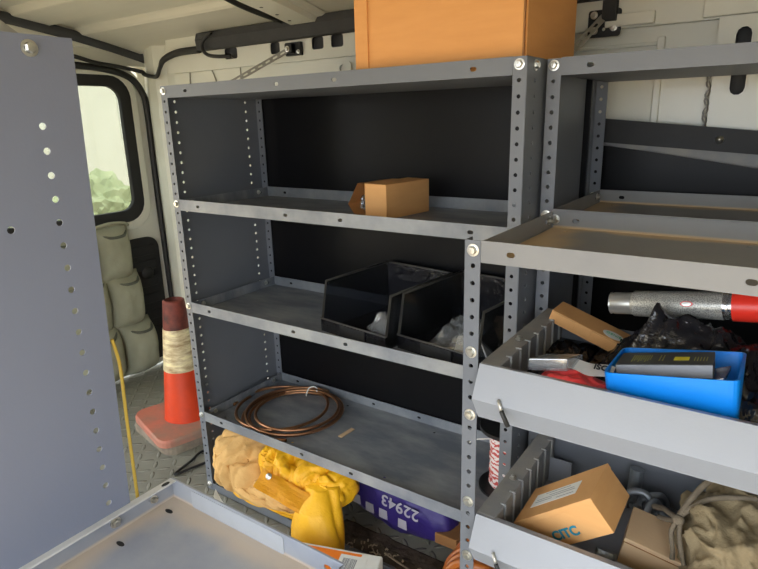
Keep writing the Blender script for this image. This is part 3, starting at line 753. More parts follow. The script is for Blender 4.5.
# two long parts bins on third shelf
def parts_bin(x0, x1, label, ytop_front=.062):
    z0 = -.5735; y0, y1 = .050, .300; zl = -.541; zh = -.452; t = .003
    n0 = len(C.objects); root = thing('storage_bin', ((x0+x1)/2, .17, z0), label, 'bin')
    bm = bmesh.new()
    box(bm, (x0+.004, y0, z0), (x1-.004, y1, z0+t))
    box(bm, (x0+.002, y0, z0), (x1-.002, y0+t, zl))
    obj('bin_body', bm, M['bagblack'], root, bevel=.001)
    bm = bmesh.new()
    for xx in (x0, x1-t):
        bm = bmesh.new(); pr = [(y0, z0), (y1, z0), (y1, zh+.004), (y0+.022, zh), (y0+.004, zl), (y0, zl)]
        A = [bm.verts.new((xx, *p)) for p in pr]; B = [bm.verts.new((xx+t, *p)) for p in pr]
        for i in range(6): j = (i+1) % 6; bm.faces.new((A[i], A[j], B[j], B[i]))
        bm.faces.new(A); bm.faces.new(B)
        obj('side_wall', bm, M['smoke'], root)
    obj('back_wall', bx((x0, y1-t, z0), (x1, y1, zh+.004)), M['bagblack'], root)
    bm = bmesh.new()
    for xx in (x0+.0015, x1-.0015):
        tube(bm, [(xx, y0, zl), (xx, y0+.004, zl), (xx, y0+.022, zh), (xx, y1, zh+.004)], .0030, 8)
    tube(bm, [(x0, y1-.002, zh+.004), (x1, y1-.002, zh+.004)], .0028, 8)
    tube(bm, [(x0, y0, zl), (x1, y0, zl)], .0022, 8)
    obj('rim', bm, mat('worn_black_rim', (.045, .043, .04, 1), .45, 0, .5, 30, (.12, .11, .09, 1)), root, smooth=True)
    obj('label_holder', bx((x0+(x1-x0)*.32, y0-.003, z0+.004), (x0+(x1-x0)*.70, y0, zl-.003)), M['blackmatt'], root)
    root.rotation_euler = (0, 0, -.14)
    return root
parts_bin(.430, .640, 'black plastic parts bin on the third shelf, left of the two')
parts_bin(.650, .860, 'black plastic parts bin on the third shelf, partly behind a perforated post')
def slab(name, c, e, d, m, label, cat, group=None, parts=()):
    mt_ = Matrix.Translation(c) @ Euler(e).to_matrix().to_4x4()
    bm = bmesh.new(); box(bm, (-d[0]/2, -d[1]/2, -d[2]/2), (d[0]/2, d[1]/2, d[2]/2), mt_)
    return tag(obj(name, bm, M[m], bevel=.0006), label, cat, group), mt_
slab('folded_card', (.800, .115, -.553), (.15, .05, .35), (.080, .06, .012), 'white', 'folded white cards lying in the right black bin', 'paper')
slab('carton_piece', (.822, .215, -.545), (.2, -.1, .2), (.05, .10, .02), 'card_pale', 'pale cardboard piece at the back of the right black bin', 'box')
slab('folded_card', (.838, .105, -.530), (0, 1.2, .2), (.045, .11, .003), 'steel_dusty', 'grey sheet standing against the right end of the right black bin', 'sheet')

# copper tube coil on bottom shelf
SZ = -.9045
ctrl = []
def ringpts(cx_, cy_, r, a0, a1, z0, z1, n=40, ex=1.0):
    return [(cx_+r*ex*math.cos(math.radians(a0+(a1-a0)*k/n)), cy_+r*math.sin(math.radians(a0+(a1-a0)*k/n)), z0+(z1-z0)*k/n) for k in range(n+1)]
pts = ringpts(.135, .160, .130, 205, 95, SZ+.005, SZ+.010, 20)
pts += [(.17, .298, SZ+.012)]
pts += ringpts(.212, .162, .140, 85, -275, SZ+.012, SZ+.020, 60)
pts += ringpts(.216, .160, .132, 82, -278, SZ+.014, SZ+.008, 60)
pts += ringpts(.165, .160, .134, 70, -180, SZ+.016, SZ+.012, 40)
pts = [p for p in pts]
bm = bmesh.new(); tube(bm, pts, .0046, 8)
tube(bm, ringpts(.210, .158, .146, -55, -285, SZ+.005, SZ+.006, 50), .0046, 8)
tube(bm, ringpts(.220, .165, .120, 150, -200, SZ+.022, SZ+.016, 60), .0046, 8)
root = thing('copper_coil', (.19, .165, SZ), 'loosely coiled copper tube lying on the bottom shelf', 'tube')
obj('coil', bm, M['copper'], root, smooth=True)
bm = bmesh.new(); tube(bm, spline([(.168, .262, SZ+.006), (.172, .270, SZ+.028), (.180, .288, SZ+.030), (.19, .30, SZ+.012), (.20, .275, SZ+.026)]), .0022, 6); obj('tie', bm, M['white'], root, smooth=True)
slab('tape_strip', (.404, .158, SZ+.002), (0, 0, 1.48), (.054, .012, .003), 'card_pale', 'short tan strip lying beside the copper coil', 'strip')

# wire spool
sp = thing('wire_spool', (.862, .165, SZ), 'black spool of red and white twisted wire on the bottom shelf', 'spool')
mt_ = Matrix.Translation((.862, .165, SZ))
bm = bmesh.new(); lathe(bm, [(0, 0), (.062, 0), (.062, .006), (0, .006)], 36, mt_); lathe(bm, [(.012, .152), (.062, .150), (.062, .158), (.012, .160)], 36, mt_); lathe(bm, [(.013, .0), (.013, .155)], 20, mt_)
obj('flange', bm, M['spoolblack'], sp)
bm = bmesh.new(); prof = [(.036, .008)]
for k in range(28): prof.append((.037+.0022*(k % 2)+.001*math.sin(k), .010+k*.005))
prof += [(.036, .148)]
lathe(bm, prof, 32, mt_); obj('wire_winding', bm, M['redwhite'], sp, smooth=True)
bm = bmesh.new(); tube(bm, spline([(.826, .150, SZ+.12), (.80, .135, SZ+.118), (.785, .13, SZ+.108)]), .0015, 6); obj('wire_end', bm, M['white'], sp, smooth=True)

# ---- contents of upper bin shelf
Z1F = -.505
# spray can
a = V((1.087, .030, -.386)); b = V((1.309, .012, -.352)); ax = (b-a).normalized(); mtc = frame_mtx(a, ax.orthogonal(), ax.cross(ax.orthogonal()))
# frame_mtx n = u x v ; make n = ax
u_ = ax.orthogonal().normalized(); v_ = ax.cross(u_); mtc = frame_mtx(a, u_, v_)
can = thing('spray_can', a, 'silver spray can with red cap lying at the back of the upper bin shelf', 'can')
def cpart(nm, prof, m, mm=None):
    bm = bmesh.new(); lathe(bm, prof, 36, mtc); o = obj(nm, bm, m, can); smooth_by_angle(o); return o
cpart('can_base', [(0, .002), (.018, 0), (.0170, .002), (.0180, .006), (.0180, .034), (.0195, .036)], M['silver'])
cpart('can_label', [(.0195, .036), (.0208, .038), (.0214, .165)], M['can_lab'])
cpart('rim', [(.0214, .165), (.0214, .170), (.0200, .172), (.0222, .174), (.0222, .177)], M['chrome'])
cpart('cap', [(.0230, .177), (.0234, .20), (.0230, .228), (.020, .232), (0, .232)], M['red'])
bm = bmesh.new(); 
cv = []
for k in range(16):
    an = 2*math.pi*k/16; h_2 = .118+.009*math.cos(an); th_ = .20*math.sin(an)
    cv.append((h_2, th_))
side = V((0, -1, .35)).normalized(); 
uu = side-ax*side.dot(ax); uu.normalize(); ww = ax.cross(uu)
vs = [bm.verts.new(a+ax*h+(uu*math.cos(t_)+ww*math.sin(t_))*.0216) for h, t_ in cv]; bm.faces.new(vs)
wm = obj('warning_mark', bm, M['redfilm'], can)
bm = bmesh.new(); bm.faces.new([bm.verts.new(a+ax*(.118+(h-.118)*.75)+(uu*math.cos(t_*.75)+ww*math.sin(t_*.75))*.0219) for h, t_ in cv]); obj('mark_centre', bm, M['silver'], wm)

def drape(name, cx_, cy_, w, d, z0, hfun, m, label, cat, seed, nx=56, ny=40, rot=0, amp=.012, f=18, th=.0, kind=None, mask=None):
    """crumpled sheet heap with a real underside"""
    bm = bmesh.new(); g = []; cs, sn = math.cos(rot), math.sin(rot)
    for i in range(nx+1):
        row = []
        for j in range(ny+1):
            u = i/nx; v = j/ny; x = (u-.5)*w; y = (v-.5)*d
            h = hfun(u, v)
            e = min(1, 6*min(u, 1-u, v, 1-v))
            r1 = (1-abs(noise.noise(V((x*f, y*f*1.3, seed)))))**3
            r2 = noise.fractal(V((x*f*1.7+5, y*f*1.7, seed)), 1, 2, 4)
            z = z0+max(.001, h+(amp*r1+amp*.5*r2)*e)
            row.append(bm.verts.new((cx_+x*cs-y*sn, cy_+x*sn+y*cs, z)))
        g.append(row)
    for i in range(nx):
        for j in range(ny): bm.faces.new((g[i][j], g[i+1][j], g[i+1][j+1], g[i][j+1]))
    a = [g[i][0] for i in range(nx+1)]+[g[nx][j] for j in range(1, ny+1)]+[g[i][ny] for i in range(nx-1, -1, -1)]+[g[0][j] for j in range(ny-1, 0, -1)]
    bk = [bm.verts.new((v.co.x, v.co.y, z0)) for v in a]
    for i in range(len(a)): j = (i+1) % len(a); bm.faces.new((a[i], a[j], bk[j], bk[i]))
    bm.faces.new(bk)
    return tag(obj(name, bm, M[m], smooth=True), label, cat)
drape('plastic_bag', .590, .135, .075, .125, -.569, lambda u, v: .020+.045*u*(1-.4*v), 'clear', 'crumpled clear plastic in the left black bin', 'bag', 3.3, 36, 40, amp=.020, f=30, rot=-.3)
drape('plastic_bag', .755, .150, .10, .13, -.569, lambda u, v: .012+.030*v, 'clear', 'crumpled clear plastic in the right black bin', 'bag', 8.3, 36, 40, amp=.020, f=30, rot=-.1)
def hblack(u, v):
    x = u; rise = .052+.020*v
    du = (.25-u)/.07 if u < .25 else (u-.25)/.55
    pk = .062*max(0, 1-du)*math.exp(-((v-.60)/.20)**2)
    rise *= min(1, max(.45, (u+.02)/.2))
    return rise+pk if .02 < u < .98 and .02 < v < .98 else .02
drape('plastic_sheet', 1.262, -.045, .40, .190, Z1F, hblack, 'bagblack', 'crumpled black plastic sheet heaped below the spray can', 'plastic', 4.2, 110, 64, amp=.020, f=26)
def hflat(u, v): return .035
drape('plastic_sheet', 1.032, -.075, .075, .26, Z1F, lambda u, v: .022+.01*v, 'bagblack', 'dark plastic sheet between the ribbed divider and the tuck-flap box', 'plastic', 9.1, 30, 50, amp=.014, f=34)

# tuck-flap cardboard box with oval sticker
p0 = V((.9878+.012, .0084-.03, -.428)); e0 = (.03, .327, -.035); d0 = (.131, .053, .0225)
p0 = V((.9878, .0084, -.428))
tb, mt1 = rbox('cardboard_box', p0, e0, d0, 'card', 'small brown tuck-flap box with oval white sticker leaning in the upper bin shelf', 'box')
bm = bmesh.new(); box(bm, (.045, -.0012, .006), (.075, .0, .0225), mt1); obj('tuck_flap', bm, M['card'], tb, bevel=.0006)
bm = bmesh.new(); box(bm, (.0, -.0006, .0205), (.131, -.0001, .0208), mt1); obj('fold_line', bm, M['card_in'], tb)
bm = bmesh.new(); plate(bm, [(.018*math.cos(k*math.pi/12), .0125*math.sin(k*math.pi/12)) for k in range(24)], [], .0006, ((0, 0, 0), (1, 0, 0), (0, 1, 0)))
bmesh.ops.transform(bm, matrix=mt1 @ Matrix.Translation((.106, .018, .0228)), verts=bm.verts[:]); st = obj('sticker', bm, M['white'], tb)
text('GENIE', .0095, M['greenink'], mt1 @ Matrix.Translation((.106, .019, .0233)), st)

# blue open bin
bl = thing('plastic_bin', (1.215, -.11, Z1F), 'bright blue open plastic bin holding a dark carton in the upper bin shelf', 'bin')
top = [V((1.133, -.204, -.411)), V((1.287, -.205, -.386)), V((1.288, -.091, -.389)), V((1.134, -.091, -.414))]
bot = [V((1.142, -.198, -.478)), V((1.292, -.198, -.452)), V((1.288, -.108, -.456)), V((1.144, -.100, -.480))]
def loopround(c, r, n=4):
    out = []
    for i in range(4):
        p, a, b = c[i], c[i-1], c[(i+1) % 4]
        A = p+(a-p).normalized()*r; B = p+(b-p).normalized()*r
        for k in range(n+1):
            t_ = k/n; out.append(A*(1-t_)**2+p*2*t_*(1-t_)+B*t_*t_)
    return out
bm = bmesh.new()
cen = sum(top, V())/4
def inset(c, d): 
    ce = sum(c, V())/4; return [p+(ce-p).normalized()*d for p in c]
L0 = loopround(bot, .010); L1 = loopround(top, .012); L2 = loopround(inset(top, .004), .010); L3 = loopround(inset([p+V((0, 0, .003)) for p in bot], .004), .008)
rg = [[bm.verts.new(p) for p in l] for l in (L0, L1, L2, L3)]
for A, B in zip(rg, rg[1:]):
    for i in range(len(A)): j = (i+1) % len(A); bm.faces.new((A[i], A[j], B[j], B[i]))
bm.faces.new(rg[0]); bm.faces.new(rg[3])
obj('bin_body', bm, M['blue'], bl)
def hexa(bm, t4, down):
    A = [bm.verts.new(V(p)) for p in t4]; B = [bm.verts.new(V(p)+V(down)) for p in t4]
    for i in range(4): j = (i+1) % 4; bm.faces.new((A[i], A[j], B[j], B[i]))
    bm.faces.new(A); bm.faces.new(B)
ct = thing('carton', (1.20, -.14, -.45), 'dark grey flat carton with small yellow print inside the blue bin', 'box')
t4 = [V((1.141, -.170, -.4100)), V((1.256, -.170, -.3850)), V((1.2535, -.121, -.3850)), V((1.141, -.121, -.4105))]
bm = bmesh.new(); hexa(bm, t4, (.002, 0, -.019)); obj('carton_body', bm, M['carton'], ct, bevel=.0008)
bm = bmesh.new(); hexa(bm, [t4[0]+V((.001, -.0006, -.001)), t4[1]+V((-.001, -.0006, -.001)), t4[1]+V((-.001, .0004, -.001)), t4[0]+V((.001, .0004, -.001))], (.002, 0, -.017)); obj('edge_wrap', bm, M['carton_side'], ct)
mu = (t4[1]-t4[0]).normalized(); mv = (t4[3]-t4[0]).normalized(); mtt = frame_mtx(t4[0], mu, mv)
bm = bmesh.new()
for k in range(9): box(bm, (.018+k*.0028, .010+.004*(k % 3), .0002), (.0192+k*.0028, .036, .0006), mtt)
for k, w in enumerate((.006, .010, .0)):
    if w: box(bm, (.052+k*.004, .014, .0002), (.0535+k*.004, .036, .0006), mtt)
for k in range(5): box(bm, (.094+k*.0035, .014, .0002), (.0952+k*.0035, .034, .0006), mtt)
obj('print_lines', bm, M['yelink2'], ct)
bm = bmesh.new(); box(bm, (.070, .016, .0002), (.088, .032, .0006), mtt); obj('print_block', bm, M['yelink'], ct)
bm = bmesh.new(); hexa(bm, [(1.240, -.160, -.416), (1.270, -.158, -.404), (1.274, -.120, -.400), (1.245, -.120, -.412)], (0, 0, -.008))
tag(obj('blister_pack', bm, M['clear'], bevel=.002), 'small clear plastic pack beside the dark carton in the blue bin', 'package')

# silver blister pack and red film packet at front of the bin shelf
sb = thing('blister_pack', (1.06, -.19, -.45), 'small foil-faced pack in clear plastic on top of the red packet', 'package')
bm = bmesh.new(); hexa(bm, [(1.032, -.203, -.4145), (1.084, -.203, -.4035), (1.092, -.165, -.4105), (1.040, -.165, -.4215)], (0, .001, -.0145)); obj('pack_body', bm, M['carton'], sb, bevel=.001)
bm = bmesh.new(); hexa(bm, [(1.034, -.2040, -.416), (1.0815, -.2040, -.4055), (1.0815, -.2032, -.4055), (1.034, -.2032, -.416)], (.0, 0, -.0110)); obj('foil_face', bm, M['chrome'], sb)
bm = bmesh.new(); hexa(bm, [(1.036, -.2045, -.4235), (1.080, -.2045, -.4145), (1.080, -.2040, -.4145), (1.036, -.2040, -.4235)], (0, 0, -.0022)); obj('print_line', bm, M['blackink'], sb)
bm = bmesh.new(); hexa(bm, [(1.031, -.206, -.4125), (1.0865, -.206, -.4010), (1.0955, -.160, -.4085), (1.039, -.160, -.4200)], (0, .001, -.019)); obj('clear_cover', bm, M['clear'], sb, bevel=.002)
drape('packet', 1.103, -.198, .105, .050, -.462, lambda u, v: .028+.006*math.sin(u*5), 'redfilm', 'glossy red and white plastic packet along the front edge of the upper bin shelf', 'packet', 2.7, 40, 20, amp=.006, f=40)
pk = bpy.data.objects['packet']
bm = bmesh.new(); n = 24; g = []
for i in range(n+1):
    u = i/n; x = 1.074+.068*u; zz = -.4195+.0015*math.sin(u*9)
    g.append([bm.verts.new((x, -.192+.003*math.sin(u*7), zz-.0035)), bm.verts.new((x, -.170, zz+.005))])
for i in range(n): bm.faces.new((g[i][0], g[i+1][0], g[i+1][1], g[i][1]))
bmesh.ops.solidify(bm, geom=bm.faces[:], thickness=.003)
wp = obj('white_header', bm, M['white'], pk)
text('OSI', .013, M['blackink'], frame_mtx((1.126, -.1805, -.4140), (-1, 0, 0), (0, -.02, -.009)), pk, bold=.0004)

# ---- lower bin shelf: box with a teal logo, tan box, canvas bag, clamps
p0 = (1.0502, -.1808, -.755); e0 = (.064, -.683, -.05); d0 = (.1471, .0963, .0583)
cb, mt2 = rbox('cardboard_box', p0, e0, d0, 'card', 'brown cardboard box with white label and teal logo tilted in the lower bin shelf', 'box')
bm = bmesh.new(); box(bm, (-.0008, -.0008, .050), (.1479, .0971, .0592), mt2); obj('lid', bm, M['card'], cb, bevel=.001)
bm = bmesh.new(); box(bm, (.020, .030, .0593), (.110, .066, .0597), mt2); lb = obj('address_label', bm, M['white'], cb)
bm = bmesh.new()
for k, (a_, b_, v_) in enumerate(((.028, .104, .046), (.05, .10, .052), (.026, .060, .040), (.070, .104, .036), (.04, .09, .060))): box(bm, (a_, v_, .0597), (b_, v_+.0014, .0599), mt2)
obj('label_print', bm, M['paper_ink'], lb)
lg = text('CITC', .021, M['tealink'], mt2 @ frame_mtx((.074, -.0010, .019), (1, 0, 0), (0, 0, 1)), cb, 'logo', bold=.0006)
p0 = (1.1647, -.1464, -.7397); e0 = (0, .18, .059); d0 = (.0882, .0836, .0463)
tn, mt3 = rbox('cardboard_box', p0, e0, d0, 'card_pale', 'plain pale cardboard box between the labelled box and the canvas bag', 'box')
bm = bmesh.new(); box(bm, (-.0006, -.0006, .0405), (.0888, .0842, .0470), mt3); obj('lid', bm, M['card_pale'], tn, bevel=.001)
bm = bmesh.new(); box(bm, (-.0007, -.0010, .0392), (.0889, -.0002, .0404), mt3); obj('lid_gap', bm, M['card_in'], tn)
# grey plastic fitting under the labelled box
gf = thing('pipe_fitting', (1.150, -.175, -.761), 'grey metal fitting with a small ring under the labelled box', 'fitting')
bm = bmesh.new(); tube(bm, [(1.150, -.19, -.755), (1.152, -.165, -.712)], .015, 16); tube(bm, [(1.150, -.19, -.757), (1.1505, -.186, -.748)], .018, 16); obj('body', bm, M['iron'], gf)
bm = bmesh.new()
ptsr = [(1.128+.006*math.cos(k*math.pi/8), -.206, -.722+.006*math.sin(k*math.pi/8)) for k in range(16)]; tube(bm, ptsr, .0018, 6, closed=True); obj('ring', bm, M['silver'], gf, smooth=True)
# beam clamps and bolts
def clamp(c, ang, tilt, label, s=1):
    r_ = thing('beam_clamp', c, label, 'clamp', 'grey clamps in the lower bin shelf')
    R_ = Matrix.Translation(c) @ Euler((tilt, 0, ang)).to_matrix().to_4x4()
    bm = bmesh.new(); pt = [R_ @ (V(p)*s) for p in spline([(-.022, 0, .004), (-.024, 0, .016), (-.014, 0, .030), (.004, 0, .031), (.014, 0, .020), (.020, 0, .004), (.030, 0, -.004)], 6)]
    tube(bm, pt, [.0055*s]*len(pt), 8); obj('jaw', bm, M['iron'], r_, smooth=True)
    bm = bmesh.new(); a_ = R_ @ V((-.004*s, -.012*s, .012*s)); b_ = R_ @ V((-.002*s, .014*s, .018*s)); tube(bm, [a_, b_], .0042*s, 10); a2 = R_ @ V((-.004*s, -.018*s, .011*s)); tube(bm, [a2, a_], .0075*s, 6); obj('screw', bm, M['iron'], r_)
clamp((1.172, -.015, -.735), .1, -.3, 'grey C-shaped metal clamp behind the pale box, nearest the labelled box', 1.1)
clamp((1.197, -.020, -.735), 1.2, -.2, 'grey C-shaped metal clamp behind the pale box, in the middle', 1.0)
clamp((1.215, -.035, -.742), -.7, .1, 'grey C-shaped metal clamp behind the pale box, nearest the canvas bag', .9)
clamp((1.188, .020, -.745), .6, .2, 'grey C-shaped metal clamp at the back of the heap against the back panel', 1.1)
bm = bmesh.new(); tube(bm, [(1.150, .035, -.755), (1.152, .045, -.690)], .012, 14); tube(bm, [(1.150, .035, -.757), (1.1502, .036, -.748)], .017, 6)
tag(obj('threaded_bolt', bm, M['iron']), 'stout grey pipe stub standing against the back panel behind the labelled box', 'fitting')
bm = bmesh.new(); hexa(bm, [(.999, .035, -.712), (1.040, .035, -.712), (1.040, .037, -.712), (.999, .037, -.712)], (0, -.004, -.048)); tag(obj('metal_plate', bm, M['fascia']), 'small pale grey plate standing behind the labelled box beside the ribbed divider', 'plate')
# canvas bag
cvb = thing('canvas_bag', (1.315, -.085, -.761), 'crumpled olive canvas drawstring bag at the right of the lower bin shelf', 'bag')
bm = bmesh.new()
blob(bm, (1.335, -.080, -.694), (.098, .132, .072), 5, .16, 1.6, 6, ridge=.20, rf=2.6)
for v in bm.verts:
    p = v.co
    k = (1-abs(noise.noise(V((p.x*22, p.y*34+p.x*18, p.z*22)))))**4
    v.co.z += .012*k; v.co.y -= .006*k
    if v.co.z < -.759: v.co.z = -.759
    if v.co.y < -.222: v.co.y = -.222
    if v.co.y > .06: v.co.y = .06
obj('bag_body', bm, M['canvas'], cvb, smooth=True)
bm = bmesh.new()
tube(bm, spline([(1.236, -.118, -.652), (1.246, -.100, -.632), (1.262, -.075, -.610), (1.285, -.045, -.600), (1.31, -.02, -.61)]), .0045, 8)
tube(bm, spline([(1.236, -.118, -.652), (1.252, -.105, -.634), (1.275, -.095, -.617), (1.31, -.08, -.612), (1.34, -.07, -.612)]), .0040, 8)
tube(bm, spline([(1.236, -.120, -.650), (1.231, -.132, -.668), (1.236, -.140, -.688), (1.238, -.150, -.700)]), .0034, 8)
tube(bm, spline([(1.240, -.122, -.650), (1.242, -.134, -.668), (1.248, -.146, -.685), (1.254, -.152, -.700)]), .0034, 8)
tube(bm, spline([(1.236, -.118, -.652), (1.225, -.10, -.660), (1.212, -.075, -.672), (1.196, -.05, -.69)]), .0045, 8)
tube(bm, spline([(1.234, -.119, -.655), (1.222, -.105, -.668), (1.208, -.085, -.682)]), .0038, 8)
blob(bm, (1.237, -.121, -.652), (.009, .008, .008), 3, .1, 3, 2)
obj('drawcord', bm, M['canvas_cord'], cvb, smooth=True)

# ------------------------------------------------------------------ under the bottom shelf
# crumpled yellow garment
gm = thing('yellow_jacket', (.33, -.04, FLOOR), 'crumpled yellow waterproof jacket with tan lining stuffed under the bottom shelf', 'clothing')
def folds(bm, amp, f, seed, stretch=(1, 1, 1), zmin=FLOOR+.002, zmax=-.909, ymin=-.35, ymax=.30, xmin=.006, p=3):
    for v in bm.verts: v.normal_update()
    co = []
    for v in bm.verts:
        q_ = V((v.co.x*stretch[0], v.co.y*stretch[1], v.co.z*stretch[2]))*f
        wv = V((noise.noise(q_*.6+V((seed, 0, 0))), noise.noise(q_*.6+V((0, seed, 3))), noise.noise(q_*.6+V((4, 0, seed)))))*.9
        k = (1-abs(noise.noise(q_+wv+V((seed*3, seed, 0)))))**p - .3 + .35*((1-abs(noise.noise(q_*2.1+wv*2+V((0, seed, seed)))))**p-.3)
        co.append(v.co+v.normal*amp*k)
    for v, c_ in zip(bm.verts, co):
        v.co = c_
        v.co.z = max(zmin, v.co.z); v.co.y = max(ymin, min(ymax, v.co.y)); v.co.x = max(xmin, v.co.x)
        if v.co.y > -.006 : v.co.z = min(zmax, v.co.z)
def cloth_blob(c, sc, seed, rot, f, m, nm, amp=.014, low=.02, **k):
    bm = bmesh.new(); blob(bm, c, sc, seed, .10, 1.2, 6, rot=rot); bm.normal_update()
    st = V(k.get('stretch', (1, 1, 1))); co_ = []
    for v in bm.verts:
        q_ = V((v.co.x*st.x, v.co.y*st.y, v.co.z*st.z))
        wv = noise.noise_vector(q_*f*.5+V((seed, 0, 0)))*.8
        big = noise.noise(q_*f*.8+wv+V((0, seed, 0)))
        cr = (1-min(1, abs(noise.noise(q_*f+wv+V((seed*3, 1, 2))))*2.2))**2
        cr2 = (1-min(1, abs(noise.noise(q_*f*2.3+wv*1.5+V((2, seed, 7))))*2.5))**2
        co_.append(v.co+v.normal*(low*big-amp*cr-amp*.4*cr2))
    for v, c_ in zip(bm.verts, co_):
        v.co = c_; v.co.z = max(FLOOR+.002, v.co.z); v.co.x = max(.022, v.co.x); v.co.y = min(.30, v.co.y)
        if v.co.y > -.012: v.co.z = min(-.909, v.co.z)
    return obj(nm, bm, m, gm, smooth=True)
cloth_blob((.140, .050, -1.005), (.118, .125, .108), 2, (0, .2, 0), 7, M['tan'], 'lining', .020, .012, stretch=(1.5, 1, .55))
cloth_blob((.255, .010, -1.035), (.130, .075, .045), 7, (0, .12, .05), 8, M['tan'], 'lining', .016, .010, stretch=(.6, 1, 1.5))
cloth_blob((.330, .050, -.968), (.125, .115, .078), 4, (0, .18, 0), 8, M['yellow'], 'shell', .022, .014, stretch=(1.3, 1, .7))
cloth_blob((.440, .030, -.965), (.080, .100, .062), 14, (0, .3, 0), 11, M['yellow'], 'shell', .022, .018)
cloth_blob((.250, .015, -1.082), (.145, .050, .022), 6, (0, .05, .04), 10, M['yellow'], 'shell', .010, .010, stretch=(.6, 1, 1.6))
def loft(rings, m, nm, seed, amp=.012, f=9, seg=56, stretch=(1, 1, 1)):
    """sleeve through elliptical rings (centre, half-width x, half-depth y, tilt)"""
    bm = bmesh.new(); N_ = 40; rr = []
    def lerp(k):
        t_ = k*(len(rings)-1); i_ = min(int(t_), len(rings)-2); q = t_-i_; q = q*q*(3-2*q)
        A_, B_ = rings[i_], rings[i_+1]
        return V(A_[0]).lerp(V(B_[0]), q), A_[1]+(B_[1]-A_[1])*q, A_[2]+(B_[2]-A_[2])*q
    for i_ in range(N_+1):
        c_, w_, d_ = lerp(i_/N_)
        ring_ = []
        for k in range(seg):
            a_ = 2*math.pi*k/seg; p_ = c_+V((w_*math.cos(a_), d_*math.sin(a_), 0))
            q_ = V((p_.x*stretch[0], p_.y*stretch[1], p_.z*stretch[2]))*f
            wv = noise.noise_vector(q_*.5)*.8
            cr = (1-min(1, abs(noise.noise(q_+wv+V((seed, 1, 2))))*2.2))**2
            n_ = V((math.cos(a_), math.sin(a_), 0))
            p_ += n_*(.010*noise.noise(q_*.7+V((0, seed, 0)))-amp*cr); p_.z = max(FLOOR+.002, p_.z)
            ring_.append(bm.verts.new(p_))
        rr.append(ring_)
    for A_, B_ in zip(rr, rr[1:]):
        for k in range(seg): bm.faces.new((A_[k], A_[(k+1) % seg], B_[(k+1) % seg], B_[k]))
    bm.faces.new(rr[0]); bm.faces.new(rr[-1])
    return obj(nm, bm, m, gm, smooth=True)
sl_ = loft([((.455, .0, -.945), .045, .05), ((.462, -.035, -.985), .058, .05), ((.478, -.060, -1.04), .074, .048), ((.490, -.075, -1.10), .082, .040), ((.492, -.080, -1.136), .084, .036)], M['yellow'], 'sleeve', 3, .014, 8, stretch=(1.8, 1.8, .35))
# pocket flap with snap
mf = frame_mtx((.300, -.088, -.955), (1, .05, -.18), (.06, .75, .8))
bm = bmesh.new(); n1, n2 = 16, 6; g = []
for i in range(n1+1):
    g.append([bm.verts.new(mf @ V((.155*i/n1, .050*j/n2-.01, .003*math.sin(i*.7)+.002*math.cos(j+i*.4)))) for j in range(n2+1)])
for i in range(n1):
    for j in range(n2): bm.faces.new((g[i][j], g[i+1][j], g[i+1][j+1], g[i][j+1]))
bmesh.ops.solidify(bm, geom=bm.faces[:], thickness=.004)
fp = obj('pocket_flap', bm, M['yellow'], gm)
bm = bmesh.new(); lathe(bm, [(0, .004), (.0035, .004), (.004, .002), (.0075, .003), (.0085, 0)], 18, mf @ Matrix.Translation((.030, .030, .008))); obj('snap_button', bm, M['zinc'], fp, smooth=True)

# purple printed plastic bag with numbers
pu = thing('plastic_bag', (.57, .14, FLOOR), 'purple plastic bag with pale squares and upside-down numbers under the bottom shelf', 'bag')
bm = bmesh.new(); 
blob(bm, (.57, .165, -1.06), (.185, .045, .075), 3, .08, 1.5, 5, rot=(0, .05, -.02)); bm.normal_update(); folds(bm, .010, 14, 3.3, (1, 1, .6), ymin=.118)
obj('bag_body', bm, M['purple'], pu, smooth=True)
for x, z in ((.462, -1.062), (.505, -1.073), (.548, -1.076), (.607, -1.083)):
    bm = bmesh.new(); plate(bm, [(x-.013, z-.013), (x+.014, z-.014), (x+.012, z+.013), (x-.012, z+.014)], [], .001, ((0, .116, 0), (1, 0, 0), (0, 0, 1))); obj('pale_square', bm, M['palink'], pu)
text('22943', .046, M['palink'], frame_mtx((.600, .1155, -1.035), (-1, 0, .10), (-.1, 0, -1)), pu, bold=.0006)
bm = bmesh.new(); blob(bm, (.42, .10, -1.03), (.018, .03, .05), 6, .3, 2, 3); folds(bm, .006, 30, 1, (1, 1, 1)); tag(obj('green_bag', bm, M['green'], smooth=True), 'bit of green plastic between the yellow jacket and the purple bag', 'bag')
bm = bmesh.new(); hexa(bm, [(.70, .12, -1.07), (.77, .10, -1.05), (.79, .16, -1.05), (.72, .19, -1.06)], (.0, .0, -.03)); tag(obj('carton_piece', bm, M['card_in'], bevel=.002), 'torn brown paper piece on the floor beyond the purple bag', 'box')
# dirt and debris on the floor under the shelf
def dirt_h(u, v): return .003+.010*noise.noise(V((u*6, v*6, 2)))
d_ = drape('floor_dirt', .66, .01, .46, .20, FLOOR+.0005, lambda u, v: -.004+.012*max(0, noise.noise(V((u*9, v*7, 2))))+.006*(v > .7), 'dirt', 'dark dry dirt spread on the floor mat under the bottom shelf', 'dirt', 6.1, 70, 40, amp=.006, f=40)
d_['kind'] = 'stuff'
bm = bmesh.new()
for k in range(70):
    u = random.random(); x = .50+.34*u+random.uniform(-.01, .01); y = .045-.05*u+random.uniform(-.025, .03)
    a = random.uniform(0, 6.3); l = random.uniform(.003, .016)
    tube(bm, [(x, y, FLOOR+.014), (x+l*math.cos(a)*.5, y+l*math.sin(a)*.5, FLOOR+.018), (x+l*math.cos(a), y+l*math.sin(a), FLOOR+.013)], random.uniform(.0008, .0024), 5)
d_ = tag(obj('debris', bm, M['bark']), 'pale shreds of debris scattered over the dirt below the bottom shelf', 'debris'); d_['kind'] = 'stuff'
